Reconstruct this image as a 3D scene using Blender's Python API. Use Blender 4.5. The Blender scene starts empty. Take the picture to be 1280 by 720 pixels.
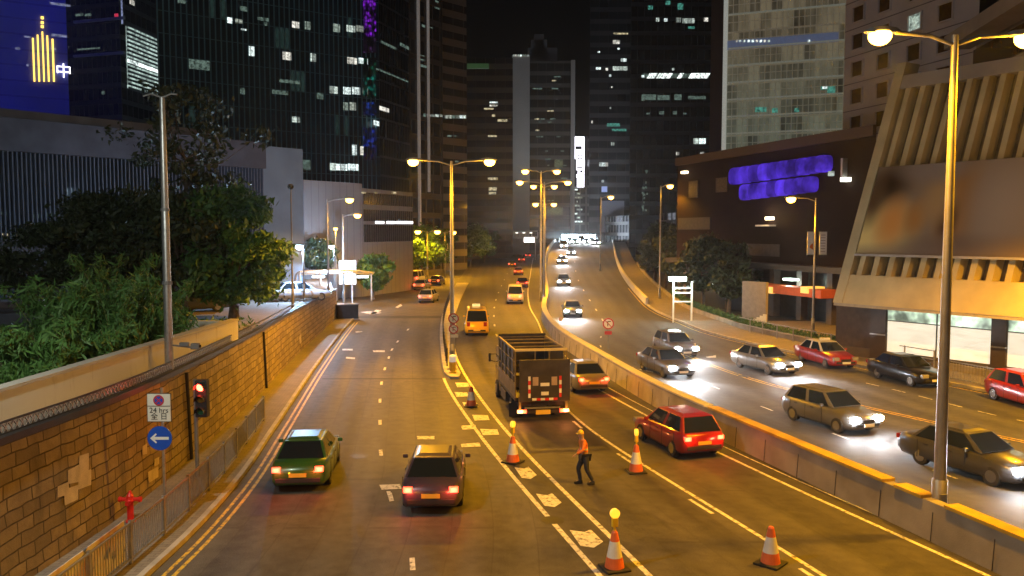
import bpy, bmesh, math, random
import numpy as np
from mathutils import Vector, Matrix, Euler
random.seed(7)
rng = np.random.default_rng(11)
R = math.radians
scene = bpy.context.scene
COL = scene.collection

# ---------------------------------------------------------------- camera, world, fill light, exposure
FPX, CAMZ = 1050.0, 8.0
PITCH = math.atan(70.0 / FPX)
cam_data = bpy.data.cameras.new('camera')
cam = bpy.data.objects.new('camera', cam_data)
COL.objects.link(cam)
cam.location = (0, 0, CAMZ)
cam.rotation_euler = (R(90) - PITCH, 0, 0)
cam_data.sensor_width = 36
cam_data.lens = 36 * FPX / 1280
cam_data.clip_end = 3000
scene.camera = cam

world = bpy.data.worlds.new('World')
scene.world = world
world.use_nodes = True
wn = world.node_tree
sky = wn.nodes.new('ShaderNodeTexSky')
sky.sky_type = 'NISHITA'
sky.sun_disc = False
sky.sun_elevation = R(32)
sky.sun_rotation = R(195)
wn.links.new(sky.outputs[0], wn.nodes['Background'].inputs[0])
wn.nodes['Background'].inputs[1].default_value = 0.00006

sun = bpy.data.objects.new('moon', bpy.data.lights.new('moon', 'SUN'))  # added fill from behind the view, standing in for city glow
COL.objects.link(sun)
sun.data.energy = 0.08
sun.data.angle = R(25)
sun.data.color = (0.42, 0.62, 1.0)
_sd = Vector((math.sin(R(195)) * math.cos(R(32)), math.cos(R(195)) * math.cos(R(32)), math.sin(R(32))))
sun.rotation_euler = _sd.to_track_quat('Z', 'Y').to_euler()

scene.view_settings.view_transform = 'Standard'
scene.view_settings.look = 'None'
scene.view_settings.exposure = 0.0
scene.view_settings.gamma = 1.0
scene.view_settings.use_curve_mapping = False
scene.cycles.use_denoising = True
scene.cycles.sample_clamp_indirect = 2.0
scene.cycles.sample_clamp_direct = 0.0
scene.cycles.max_bounces = 5
scene.cycles.diffuse_bounces = 3
scene.cycles.glossy_bounces = 2
scene.cycles.volume_bounces = 0
scene.cycles.use_light_tree = True
scene.cycles.caustics_reflective = False
scene.cycles.caustics_refractive = False

SODIUM = (1.0, 0.43, 0.008)
LED = (0.45, 0.68, 1.0)

# ---------------------------------------------------------------- geometry of the view
_cp, _sp = math.cos(PITCH), math.sin(PITCH)
def ray(px, py):
    xc, yc = (px - 640) / FPX, (360 - py) / FPX
    return Vector((xc, _cp + yc * _sp, -_sp + yc * _cp))
def P(px, py, z=0.0):
    d = ray(px, py); t = (z - CAMZ) / d.z
    return Vector((d.x * t, d.y * t, z))
def PY(px, py, Y):
    d = ray(px, py); t = Y / d.y
    return Vector((d.x * t, Y, CAMZ + d.z * t))

class Fn:
    """smooth X(Y) curve through plan points"""
    def __init__(self, pts):
        pts = sorted([(p[1], p[0]) for p in pts])
        self.y = [p[0] for p in pts]; self.x = [p[1] for p in pts]
        n = len(pts); s = [(self.x[i+1]-self.x[i])/(self.y[i+1]-self.y[i]) for i in range(n-1)]
        self.m = [s[0]] + [0.5*(s[i-1]+s[i]) for i in range(1, n-1)] + [s[-1]]
    def __call__(self, Y):
        y, x, m = self.y, self.x, self.m
        if Y <= y[0]: return x[0] + m[0]*(Y-y[0])
        if Y >= y[-1]: return x[-1] + m[-1]*(Y-y[-1])
        for i in range(len(y)-1):
            if Y <= y[i+1]:
                h = y[i+1]-y[i]; t = (Y-y[i])/h
                return ((2*t**3-3*t*t+1)*x[i] + (t**3-2*t*t+t)*h*m[i]
                        + (-2*t**3+3*t*t)*x[i+1] + (t**3-t*t)*h*m[i+1])
    def slope(self, Y): return (self(Y+.25)-self(Y-.25))/.5
    def nrm(self, Y):
        s = self.slope(Y); l = math.hypot(1, s)
        return (1/l, -s/l)          # to the right of travel (+Y)
    def off(self, Y, d, z=0.0):
        n = self.nrm(Y); return Vector((self(Y)+n[0]*d, Y+n[1]*d, z))
def rows(a, b, fine=0.5):
    out = [a]
    while out[-1] < b:
        out.append(min(b, out[-1] + max(fine, 0.03*max(0, out[-1]))))
    return out
def px_pts(l, z=0.0): return [P(x, y, z) for x, y in l]

def sstep(t): t = max(0, min(1, t)); return t*t*(3-2*t)
def rz(Y):
    """height of the right carriageway, which climbs onto a flyover"""
    return 5.0 * sstep((Y-70)/175.0) - 0.02*max(0, Y-250)

# ---------------------------------------------------------------- tagging and object helpers
def tag(o, label=None, cat=None, group=None, kind=None):
    if label: o['label'] = label
    if cat: o['category'] = cat
    if group: o['group'] = group
    if kind: o['kind'] = kind
    return o
def empty(name, loc=(0, 0, 0), rz_=0.0, label=None, cat=None, group=None):
    o = bpy.data.objects.new(name, None); COL.objects.link(o)
    o.location = loc; o.rotation_euler = (0, 0, rz_)
    o.empty_display_size = 0.2
    return tag(o, label, cat, group)
def copy_tree(o, parent=None):
    c = o.copy(); COL.objects.link(c)
    if parent is not None: c.parent = parent
    for ch in list(o.children): copy_tree(ch, c)
    return c

class MB:
    def __init__(self): self.v = []; self.f = []; self.uv = []
    def face(self, pts, uv=None):
        n = len(self.v); self.v += [tuple(p) for p in pts]; self.f.append(tuple(range(n, n+len(pts))))
        self.uv.append(uv if uv else [(0, 0)]*len(pts))
        return self
    def poly(self, verts, faces):
        n = len(self.v); self.v += [tuple(p) for p in verts]
        for f in faces: self.f.append(tuple(n+i for i in f)); self.uv.append([(0, 0)]*len(f))
        return self
    def box(self, c, s, rot=0.0, M=None):
        hx, hy, hz = s[0]/2, s[1]/2, s[2]/2
        vs = [Vector((x, y, z)) for z in (-hz, hz) for x, y in ((-hx, -hy), (hx, -hy), (hx, hy), (-hx, hy))]
        m = M if M is not None else Matrix.Rotation(rot, 3, 'Z')
        c = Vector(c)
        return self.poly([c + m @ v for v in vs],
                         [(3, 2, 1, 0), (4, 5, 6, 7), (0, 1, 5, 4), (1, 2, 6, 5), (2, 3, 7, 6), (3, 0, 4, 7)])
    def bar(self, a, b, w, h=None):
        """square bar from a to b"""
        a, b = Vector(a), Vector(b); h = h or w
        q = (b-a).to_track_quat('Y', 'Z').to_matrix()
        return self.box((a+b)/2, (w, (b-a).length, h), M=q)
    def cyl(self, a, b, r0, r1=None, n=12, caps=True):
        a, b = Vector(a), Vector(b); r1 = r0 if r1 is None else r1
        q = (b-a).to_track_quat('Z', 'Y').to_matrix()
        vs = []
        for p, r in ((a, r0), (b, r1)):
            for i in range(n):
                t = 2*math.pi*i/n
                vs.append(p + q @ Vector((r*math.cos(t), r*math.sin(t), 0)))
        fs = [(i, (i+1) % n, n+(i+1) % n, n+i) for i in range(n)]
        if caps: fs += [tuple(range(n))[::-1], tuple(range(n, 2*n))]
        return self.poly(vs, fs)
    def tube(self, pts, r, n=8):
        for i in range(len(pts)-1): self.cyl(pts[i], pts[i+1], r, r, n)
        return self
    def lathe(self, prof, c=(0, 0, 0), n=20, M=None):
        c = Vector(c); m = M or Matrix.Identity(3); vs = []
        for r, z in prof:
            for i in range(n):
                t = 2*math.pi*i/n; vs.append(c + m @ Vector((r*math.cos(t), r*math.sin(t), z)))
        fs = []
        for k in range(len(prof)-1):
            for i in range(n): fs.append((k*n+i, k*n+(i+1) % n, (k+1)*n+(i+1) % n, (k+1)*n+i))
        fs += [tuple(range(n))[::-1], tuple((len(prof)-1)*n+i for i in range(n))]
        return self.poly(vs, fs)
    def prism(self, pts, z0, z1):
        n = len(pts)
        vs = [(p[0], p[1], z0) for p in pts] + [(p[0], p[1], z1) for p in pts]
        return self.poly(vs, [tuple(range(n))[::-1], tuple(range(n, 2*n))] + [(i, (i+1) % n, n+(i+1) % n, n+i) for i in range(n)])
    def loft(self, rings, caps=True):
        n = len(rings[0]); vs = [p for r in rings for p in r]; fs = []
        for k in range(len(rings)-1):
            for i in range(n): fs.append((k*n+i, k*n+(i+1) % n, (k+1)*n+(i+1) % n, (k+1)*n+i))
        if caps: fs += [tuple(range(n))[::-1], tuple((len(rings)-1)*n+i for i in range(n))]
        return self.poly(vs, fs)
    def build(self, name, mat, parent=None, smooth=False, bevel=0.0, loc=None, fix=True):
        me = bpy.data.meshes.new(name)
        me.from_pydata(self.v, [], self.f)
        uvl = me.uv_layers.new(name='UVMap')
        flat = [c for u in self.uv for p in u for c in p]
        uvl.data.foreach_set('uv', flat)
        me.validate()
        if fix:
            bm = bmesh.new(); bm.from_mesh(me)
            bmesh.ops.recalc_face_normals(bm, faces=bm.faces)
            bm.to_mesh(me); bm.free()
        me.materials.append(mat)
        o = bpy.data.objects.new(name, me); COL.objects.link(o)
        if parent is not None: o.parent = parent
        if loc is not None: o.location = loc
        if smooth:
            for p in me.polygons: p.use_smooth = True
            m = o.modifiers.new('w', 'WEIGHTED_NORMAL') if smooth == 'w' else None
        if bevel > 0:
            b = o.modifiers.new('bevel', 'BEVEL'); b.width = bevel; b.segments = 2; b.limit_method = 'ANGLE'; b.angle_limit = R(40)
        return o

def ribbon(l0, l1, z=None, uvu=None):
    """sheet between two equal-length point lists, UV in metres"""
    mb = MB(); s = 0
    for i in range(len(l0)-1):
        a, b, c, d = l0[i], l1[i], l1[i+1], l0[i+1]
        ds = ((Vector(d)-Vector(a)).length + (Vector(c)-Vector(b)).length)/2
        w0 = (Vector(b)-Vector(a)).length; w1 = (Vector(c)-Vector(d)).length
        mb.face([a, b, c, d], [(0, s), (w0, s), (w1, s+ds), (0, s+ds)])
        s += ds
    return mb

# ---------------------------------------------------------------- materials
MATS = {}
def nodes_of(m):
    m.use_nodes = True; nt = m.node_tree
    return nt, nt.nodes['Principled BSDF']
def mat(name, col, rough=0.6, metal=0.0, var=0.12, scale=3.0, bump=0.0, bscale=40.0, emit=None, estr=0.0, spec=0.5, coat=0.0):
    if name in MATS: return MATS[name]
    m = bpy.data.materials.new(name); nt, b = nodes_of(m); N = nt.nodes; L = nt.links
    b.inputs['Roughness'].default_value = rough; b.inputs['Metallic'].default_value = metal
    b.inputs['Specular IOR Level'].default_value = spec
    b.inputs['Coat Weight'].default_value = coat
    tc = N.new('ShaderNodeTexCoord')
    if var > 0:
        no = N.new('ShaderNodeTexNoise'); no.inputs['Scale'].default_value = scale; no.inputs['Detail'].default_value = 6
        L.new(tc.outputs['Object'], no.inputs['Vector'])
        mr = N.new('ShaderNodeMapRange'); mr.inputs[1].default_value = .3; mr.inputs[2].default_value = .7
        mr.inputs[3].default_value = 1-var; mr.inputs[4].default_value = 1+var
        L.new(no.outputs[0], mr.inputs[0])
        mx = N.new('ShaderNodeVectorMath'); mx.operation = 'SCALE'; mx.inputs[0].default_value = col[:3]
        L.new(mr.outputs[0], mx.inputs['Scale']); L.new(mx.outputs[0], b.inputs['Base Color'])
    else:
        b.inputs['Base Color'].default_value = (*col[:3], 1)
    if bump > 0:
        n2 = N.new('ShaderNodeTexNoise'); n2.inputs['Scale'].default_value = bscale; n2.inputs['Detail'].default_value = 4
        L.new(tc.outputs['Object'], n2.inputs['Vector'])
        bp = N.new('ShaderNodeBump'); bp.inputs['Strength'].default_value = bump; bp.inputs['Distance'].default_value = .02
        L.new(n2.outputs[0], bp.inputs['Height']); L.new(bp.outputs[0], b.inputs['Normal'])
    if emit:
        b.inputs['Emission Color'].default_value = (*emit, 1); b.inputs['Emission Strength'].default_value = estr
    MATS[name] = m
    return m
def glow(name, col, s):
    return mat(name, (.3, .3, .3), .5, 0, 0, emit=col, estr=s)

class NG:
    """tiny wrapper for building node trees"""
    def __init__(self, name):
        self.m = bpy.data.materials.new(name); self.nt, self.b = nodes_of(self.m)
        self.N = self.nt.nodes; self.L = self.nt.links; MATS[name] = self.m
    def lk(self, a, sock):
        if isinstance(a, (int, float)): sock.default_value = a
        elif isinstance(a, (tuple, list)): sock.default_value = a if len(sock.default_value) == len(a) else (*a, 1)
        else: self.L.new(a, sock)
    def math(self, op, a, b=0.0, c=None):
        n = self.N.new('ShaderNodeMath'); n.operation = op
        self.lk(a, n.inputs[0]); self.lk(b, n.inputs[1])
        if c is not None: self.lk(c, n.inputs[2])
        return n.outputs[0]
    def uv(self):
        t = self.N.new('ShaderNodeTexCoord'); s = self.N.new('ShaderNodeSeparateXYZ')
        self.L.new(t.outputs['UV'], s.inputs[0]); return t.outputs['UV'], s.outputs[0], s.outputs[1]
    def obj(self): return self.N.new('ShaderNodeTexCoord').outputs['Object']
    def comb(self, x, y, z=0.0):
        n = self.N.new('ShaderNodeCombineXYZ')
        for i, a in enumerate((x, y, z)): self.lk(a, n.inputs[i])
        return n.outputs[0]
    def noise(self, vec, scale, detail=5, rough=.55):
        n = self.N.new('ShaderNodeTexNoise'); n.inputs['Scale'].default_value = scale
        n.inputs['Detail'].default_value = detail; n.inputs['Roughness'].default_value = rough
        if vec is not None: self.L.new(vec, n.inputs['Vector'])
        return n.outputs[0]
    def white(self, vec):
        n = self.N.new('ShaderNodeTexWhiteNoise'); self.L.new(vec, n.inputs['Vector']); return n.outputs['Value']
    def mr(self, v, a, b, c, d):
        n = self.N.new('ShaderNodeMapRange'); self.lk(v, n.inputs[0])
        for i, x in enumerate((a, b, c, d)): n.inputs[i+1].default_value = x
        return n.outputs[0]
    def mix(self, f, a, b, mode='MIX'):
        n = self.N.new('ShaderNodeMix'); n.data_type = 'RGBA'; n.blend_type = mode
        self.lk(f, n.inputs[0]); self.lk(a, n.inputs[6]); self.lk(b, n.inputs[7]); return n.outputs[2]
    def bump(self, h, s=.4, d=.02):
        n = self.N.new('ShaderNodeBump'); n.inputs['Strength'].default_value = s; n.inputs['Distance'].default_value = d
        self.L.new(h, n.inputs['Height']); self.L.new(n.outputs[0], self.b.inputs['Normal'])
    def out(self, **k):
        for n, v in k.items(): self.lk(v, self.b.inputs[n.replace('_', ' ')])
        return self.m

def asphalt(name, base, period=3.3, off=0.0):
    g = NG(name); uv, u, v = g.uv()
    st = g.comb(u, g.math('MULTIPLY', v, .02))
    streak = g.noise(st, 1.1, 4)
    lane = g.math('SINE', g.math('MULTIPLY', g.math('ADD', u, off), 2*math.pi/(period/2)))
    big = g.noise(uv, .12, 5); fine = g.noise(uv, 38, 3); mid = g.noise(uv, 2.3, 6)
    f = g.math('ADD', g.mr(streak, .3, .7, -.36, .36), g.math('MULTIPLY', lane, .16))
    f = g.math('ADD', f, g.mr(big, .3, .7, -.2, .2))
    f = g.math('ADD', f, g.mr(fine, .3, .7, -.4, .4))
    f = g.math('ADD', f, g.mr(mid, .3, .7, -.25, .25))
    # tarred joints across the lanes and square trench patches
    br = g.N.new('ShaderNodeTexBrick'); g.L.new(g.comb(g.math('MULTIPLY', v, .055), g.math('MULTIPLY', u, .22)), br.inputs['Vector'])
    br.inputs['Scale'].default_value = 1.0; br.inputs['Mortar Size'].default_value = .004
    br.inputs['Color1'].default_value = (.93, .93, .93, 1); br.inputs['Color2'].default_value = (1.06, 1.06, 1.06, 1); br.inputs['Mortar'].default_value = (.78, .78, .78, 1)
    sc = g.N.new('ShaderNodeVectorMath'); sc.operation = 'SCALE'; sc.inputs[0].default_value = base
    g.L.new(g.math('ADD', f, 1.0), sc.inputs['Scale'])
    c = g.mix(1.0, sc.outputs[0], br.outputs[0], 'MULTIPLY')
    vo = g.N.new('ShaderNodeTexVoronoi'); vo.feature = 'DISTANCE_TO_EDGE'; vo.inputs['Scale'].default_value = .16
    wv = g.N.new('ShaderNodeVectorMath'); wv.operation = 'ADD'; g.L.new(uv, wv.inputs[0])
    g.L.new(g.comb(g.mr(g.noise(uv, .8, 6, .7), .2, .8, -2, 2), g.mr(g.noise(uv, 1.1, 6, .7), .2, .8, -2, 2)), wv.inputs[1]); g.L.new(wv.outputs[0], vo.inputs['Vector'])
    crack = g.math('MULTIPLY', g.math('LESS_THAN', vo.outputs['Distance'], .0035), g.mr(g.noise(uv, .09, 2), .45, .55, 0, .75))
    c = g.mix(crack, c, (.012,.011,.01,1))
    oil = g.mr(g.noise(g.comb(g.math('MULTIPLY', u, 1.2), g.math('MULTIPLY', v, .25), 4.0), 1.0, 6, .65), .6, .72, 0, .6)
    c = g.mix(oil, c, (.03,.028,.025,1))
    g.bump(fine, .45, .012)
    return g.out(Base_Color=c, Roughness=g.mr(streak, .3, .7, .62, .82))
def paint(name, col, wear=.45):
    g = NG(name); o = g.obj()
    n = g.noise(o, 6, 8, .7)
    g.bump(g.noise(o, 60), .2, .01)
    return g.out(Base_Color=g.mix(g.mr(n, wear, wear+.12, 1, 0), (*col, 1), (.11, .105, .1, 1)) if wear else (*col, 1), Roughness=.6)
def facade(name, frame, glass, w, h, tw=.15, th=.25, lit=0.0, lcol=(1, .9, .6), ls=.3, grough=.15, seed=0.0, vary=.5):
    """wall seen as panes w x h metres between frames; a few panes lit"""
    if name in MATS: return MATS[name]
    g = NG(name); uv, u, v = g.uv()
    us, vs = g.math('DIVIDE', u, w), g.math('DIVIDE', v, h)
    fu, fv = g.math('FRACT', us), g.math('FRACT', vs)
    m = g.math('MAXIMUM', g.math('LESS_THAN', fu, tw), g.math('LESS_THAN', fv, th))
    cu, cv = g.math('FLOOR', us), g.math('FLOOR', vs)
    cell = g.comb(g.math('ADD', cu, seed), cv, 1.3)
    wn_ = g.white(cell)
    wcol = g.mix(g.mr(wn_, 0, 1, 0, vary), (*glass, 1), tuple(x*.35 for x in glass)+(1,))
    dirt = g.noise(uv, .15, 5)
    fr = g.mix(g.mr(dirt, .3, .7, 0, .35), (*frame, 1), tuple(x*.6 for x in frame)+(1,))
    c = g.mix(m, wcol, fr)
    kw = dict(Base_Color=c, Roughness=g.mr(m, 0, 1, grough, .7))
    if lit > 0:
        cell2 = g.comb(g.math('FLOOR', g.math('DIVIDE', g.math('ADD', cu, seed), 3.0)), cv, 7.7)
        r2 = g.white(cell2)
        on = g.math('MULTIPLY', g.math('LESS_THAN', wn_, .55), g.math('LESS_THAN', r2, lit))
        on = g.math('MULTIPLY', on, g.math('SUBTRACT', 1.0, m))
        amp = g.mr(g.noise(g.comb(u, v, 3.0), 1.7, 3), .3, .7, .3, 1.5)
        g.b.inputs['Emission Color'].default_value = (*lcol, 1)
        kw['Emission_Strength'] = g.math('MULTIPLY', g.math('MULTIPLY', on, ls), amp)
    return g.out(**kw)

M = dict(
    asph_l=asphalt('asphalt_left', (.085, .078, .07), 3.4),
    asph_m=asphalt('asphalt_middle', (.072, .066, .06), 3.4, .6),
    asph_r=asphalt('asphalt_right', (.062, .062, .064), 3.2),
    ground=mat('ground_tarmac', (.035, .034, .033), .8, var=.3, scale=.2, bump=.3),
    pave=None, white=paint('white_paint', (.78, .76, .7), .38), yellow=paint('yellow_paint', (.75, .5, .05), .4),
    kerb=mat('kerb_stone', (.42, .39, .35), .8, var=.25, scale=2, bump=.3),
    conc=mat('concrete', (.30, .27, .23), .85, var=.25, scale=.9, bump=.35, bscale=25),
    conc_l=mat('pale_concrete', (.55, .52, .47), .8, var=.12, scale=.8, bump=.2),
    steel=mat('galvanised_steel', (.42, .42, .42), .42, .8, var=.15, scale=8),
    dark=mat('dark_metal', (.03, .03, .032), .5, .3, var=.2),
    black=mat('black_rubber', (.02, .02, .02), .75, var=.2),
    glass=mat('dark_glass', (.012, .016, .02), .06, 0, 0, spec=.8),
    wht=mat('white_enamel', (.8, .8, .78), .45, var=.05),
    red=mat('red_enamel', (.6, .02, .015), .35, var=.08),
    blue=mat('blue_enamel', (.01, .08, .5), .4, var=.05),
    yel=mat('yellow_enamel', (.85, .55, .02), .4, var=.08),
    chrome=mat('chrome', (.6, .6, .6), .2, 1, 0),
)
def slabs():
    g = NG('paving_slabs'); uv, u, v = g.uv()
    br = g.N.new('ShaderNodeTexBrick'); g.L.new(uv, br.inputs['Vector']); br.inputs['Scale'].default_value = 1.6
    br.inputs['Mortar Size'].default_value = .012
    br.inputs['Color1'].default_value = (.28, .24, .20, 1); br.inputs['Color2'].default_value = (.22, .19, .165, 1); br.inputs['Mortar'].default_value = (.1, .09, .08, 1)
    c = g.mix(g.mr(g.noise(uv, .8, 7), .35, .65, 0, .55), br.outputs[0], (.16, .14, .12, 1))
    g.bump(g.noise(uv, 30), .3, .01)
    return g.out(Base_Color=c, Roughness=.8)
M['pave'] = slabs()
def masonry():
    g = NG('rubble_stone'); uv, u, v = g.uv()
    n = g.noise(uv, .9, 2)
    wob = g.N.new('ShaderNodeVectorMath'); wob.operation = 'ADD'; g.L.new(uv, wob.inputs[0])
    g.L.new(g.comb(g.mr(n, .2, .8, -.08, .08), g.mr(g.noise(uv, 1.0, 2), .2, .8, -.05, .05)), wob.inputs[1])
    br = g.N.new('ShaderNodeTexBrick'); g.L.new(wob.outputs[0], br.inputs['Vector']); br.inputs['Scale'].default_value = 1.0
    br.inputs['Brick Width'].default_value = .62; br.inputs['Row Height'].default_value = .31; br.inputs['Mortar Size'].default_value = .02
    br.inputs['Mortar Smooth'].default_value = .3; br.offset = .43; br.squash = 1.4; br.squash_frequency = 3
    br.inputs['Color1'].default_value = (.38, .30, .18, 1); br.inputs['Color2'].default_value = (.20, .155, .095, 1); br.inputs['Mortar'].default_value = (.05, .04, .028, 1)
    c = g.mix(g.mr(g.noise(uv, 2.2, 7), .35, .7, 0, .6), br.outputs[0], (.15, .115, .08, 1))
    c = g.mix(g.mr(g.noise(g.comb(g.math('MULTIPLY', u, 1.5), g.math('MULTIPLY', v, .25)), 1.0, 5), .55, .75, 0, .55), c, (.08, .065, .05, 1))
    h = g.math('ADD', g.math('MULTIPLY', br.outputs['Fac'], -1.0), g.math('MULTIPLY', g.noise(uv, 7, 6), .5))
    g.bump(h, .8, .05)
    return g.out(Base_Color=c, Roughness=.85)
M['stone'] = masonry()
def plaster():
    g = NG('stained_white_render'); uv, u, v = g.uv()
    drip = g.noise(g.comb(g.math('MULTIPLY', u, 2.2), g.math('MULTIPLY', v, .35)), 1.0, 6, .7)
    c = g.mix(g.mr(drip, .56, .74, 0, .55), (.74, .71, .64, 1), (.36, .31, .24, 1))
    c = g.mix(g.mr(g.noise(uv, .6, 5), .4, .7, 0, .3), c, (.6, .55, .45, 1))
    g.bump(g.noise(uv, 20), .15, .01)
    return g.out(Base_Color=c, Roughness=.75)
M['plaster'] = plaster()
def leaf_mat(name, c1, c2):
    g = NG(name); o = g.obj()
    c = g.mix(g.mr(g.noise(o, 1.2, 4), .35, .65, 0, 1), (*c1, 1), (*c2, 1))
    c = g.mix(g.mr(g.noise(o, 14, 2), .3, .7, 0, .6), c, tuple(x*1.7 for x in c1)+(1,))
    return g.out(Base_Color=c, Roughness=.55)
M['leaf_a'] = leaf_mat('leaves_green', (.06, .15, .03), (.035, .08, .02))
M['leaf_b'] = leaf_mat('leaves_bamboo', (.09, .2, .045), (.05, .12, .03))
M['leaf_c'] = leaf_mat('leaves_dark', (.04, .06, .02), (.02, .03, .012))
M['bark'] = mat('bark', (.12, .09, .065), .9, var=.3, scale=5, bump=.6)

def text_mesh(name, body, size, m, parent=None, loc=(0, 0, 0), rot=(R(90), 0, 0), extrude=.004, font=None):
    cu = bpy.data.curves.new(name, 'FONT'); cu.body = body; cu.size = size; cu.align_x = 'CENTER'; cu.align_y = 'CENTER'; cu.extrude = extrude
    t = bpy.data.objects.new(name, cu); COL.objects.link(t)
    dg = bpy.context.evaluated_depsgraph_get(); dg.update()
    me = bpy.data.meshes.new_from_object(t.evaluated_get(dg))
    bpy.data.objects.remove(t)
    me.materials.clear(); me.materials.append(m)
    o = bpy.data.objects.new(name, me); COL.objects.link(o); o.location = loc; o.rotation_euler = rot
    if parent is not None: o.parent = parent
    return o

LIGHTK = 1.55
def point(parent, loc, power, col, r=.12, name='lamp_light'):
    l = bpy.data.lights.new(name, 'POINT'); l.energy = power*LIGHTK; l.color = col; l.shadow_soft_size = r
    o = bpy.data.objects.new(name, l); COL.objects.link(o); o.location = loc
    if parent is not None: o.parent = parent
    return o

def street_light(parent, loc, power, col, r=.12):
    l = bpy.data.lights.new('lamp_light', 'SPOT'); l.energy = power*LIGHTK; l.color = col; l.shadow_soft_size = r
    l.spot_size = R(156); l.spot_blend = .5
    o = bpy.data.objects.new('lamp_light', l); COL.objects.link(o); o.location = loc
    if parent is not None: o.parent = parent
    return o
# ---------------------------------------------------------------- lines of the road
K0 = Fn(px_pts([(187,720),(240,670),(300,602),(342,540),(395,460),(440,402),(472,374)]) + [(-8.6,8),(-9.0,-20)])
CL = Fn(px_pts([(750,720),(640,594),(597,540),(556,476),(549,438),(549,408),(557,380),(573,350),(592,325)]) )
DL = Fn(px_pts([(812,720),(640,547),(587,478),(570,445),(567,420),(576,382),(590,350),(606,322)]))
EL = Fn(px_pts([(1235,720),(960,595),(847,540),(712,462),(670,398),(662,383),(663,343),(671,307)]))
BL = Fn([(p.x, p.y) for p in (P(1280,670,1.05),P(960,538,1.05),P(835,485,1.05),P(745,437,1.05),P(697,408,1.05),P(680,385,1.05))]
        + [(3.9,95),(5.0,130),(7.6,180),(11.2,230),(16,300)])
RK = Fn(px_pts([(1280,500),(960,435),(880,415),(855,405)]) + [(14.3,84),(15.0,100),(17.0,130),(20.3,165),(25.3,210),(31,260),(36,300)])
FL = Fn(px_pts([(1030,720),(742,540),(712,515)]) + [(0.6,50),(-1.25,62),(-1.9,75),(-2.2,95),(-1.6,140),(0,220),(4,400)])
WB = Fn([(-11.3,-20),(-11.2,6),(-11.0,18)] + [tuple(P(x, y)[:2]) for x, y in ((150,652),(235,580),(320,500),(370,447),(422,398))])
APEX = P(556, 474).y
Y0, YF = -18.0, 420.0
def wall_top(Y): return 3.5 - .8*min(1, max(0, (Y-18)/60.0))
WEND = P(422, 398).y

# ---------------------------------------------------------------- ground and roads
mb = MB(); mb.face([(-900,-300,-.03),(900,-300,-.03),(900,1500,-.03),(-900,1500,-.03)])
tag(mb.build('ground', M['ground'], fix=False), kind='structure')

ys = rows(Y0, 300, .8)
def strip(fa, fb, z=0.0, yy=None, za=None):
    yy = yy or ys
    zz = za or (lambda y: z)
    return ribbon([Vector((fa(y), y, zz(y))) for y in yy], [Vector((fb(y), y, zz(y))) for y in yy])
tag(strip(K0, lambda y: CL(y)+.0, 0, [y for y in ys if y <= 80]).build('road', M['asph_l'], fix=False), 'left carriageway', kind='structure')
# junction where the side street joins
def jl(y): return K0(80) - (y-80)*1.1 if y > 80 else K0(y)
tag(strip(jl, CL, 0, [80+i*6 for i in range(12)]).build('road', M['asph_l'], fix=False), kind='structure')
tag(strip(CL, EL, 0, [y for y in ys]).build('road', M['asph_m'], fix=False), kind='structure')
tag(strip(EL, BL, -.004).build('road', M['asph_m'], fix=False), kind='structure')
BR = lambda y: BL.off(y, .28).x
yr = rows(Y0, 300, .8)
o = strip(BR, RK, 0, yr, rz).build('road', M['asph_r'], fix=False); tag(o, kind='structure')
# body of the flyover under the right carriageway
mb = MB()
for i in range(len(yr)-1):
    a, b = yr[i], yr[i+1]
    if b < 70: continue
    for f in (BR, lambda y: RK(y)+2.6):
        mb.face([(f(a), a, -.02), (f(b), b, -.02), (f(b), b, rz(b)-.01), (f(a), a, rz(a)-.01)])
o = mb.build('flyover_embankment', M['conc'], fix=False); tag(o, kind='structure')

# pavements with kerbs
def pavement(f0, d0, d1, yy, h=.13, zf=lambda y: 0.0, name='pavement'):
    l0 = [f0.off(y, d0) for y in yy]; l1 = [f0.off(y, d1) for y in yy]
    for y, a, b in zip(yy, l0, l1): a.z = zf(a.y)+h; b.z = zf(b.y)+h
    return tag(ribbon(l0, l1).build(name, M['pave'], fix=False), kind='structure')
def kerb(f, d, w, yy, h=.14, zf=lambda y: 0.0, m=None, name='kerb'):
    rings = []
    for y in yy:
        a, b = f.off(y, d), f.off(y, d+w); z = zf(y)
        rings.append([(a.x,a.y,z-.05),(a.x,a.y,z+h),(b.x,b.y,z+h),(b.x,b.y,z-.05)])
    return tag(MB().loft(rings).build(name, m or M['kerb']), kind='structure')
yl = [y for y in rows(Y0, 79, .8)]
kerb(K0, -.16, .16, yl)
l0 = [Vector((WB(y)+.0, y, .125)) for y in yl]; l1 = [K0.off(y, -.16, .125) for y in yl]
tag(ribbon(l0, l1).build('pavement', M['pave'], fix=False), kind='structure')
yk = [y for y in rows(Y0, 290, .8)]
kerb(RK, 0, .18, yk, .15, rz)
pavement(RK, .18, 3.4, yk, .145, rz)
# forecourt beyond the right pavement
mb = MB(); mb.face([(RK.off(Y0,3.4).x,Y0,.1),(120,Y0,.1),(120,72,.1),(RK.off(70,3.4).x,72,.1),] )
mb2 = MB()
yy = [y for y in rows(Y0, 74, 1)]
for i in range(len(yy)-1):
    a, b = RK.off(yy[i], 3.4), RK.off(yy[i+1], 3.4)
    mb2.face([(a.x,a.y,.12),(140,a.y,.12),(140,b.y,.12),(b.x,b.y,.12)], [(0,a.y),(100,a.y),(100,b.y),(0,b.y)])
tag(mb2.build('forecourt', M['pave'], fix=False), kind='structure')

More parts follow.
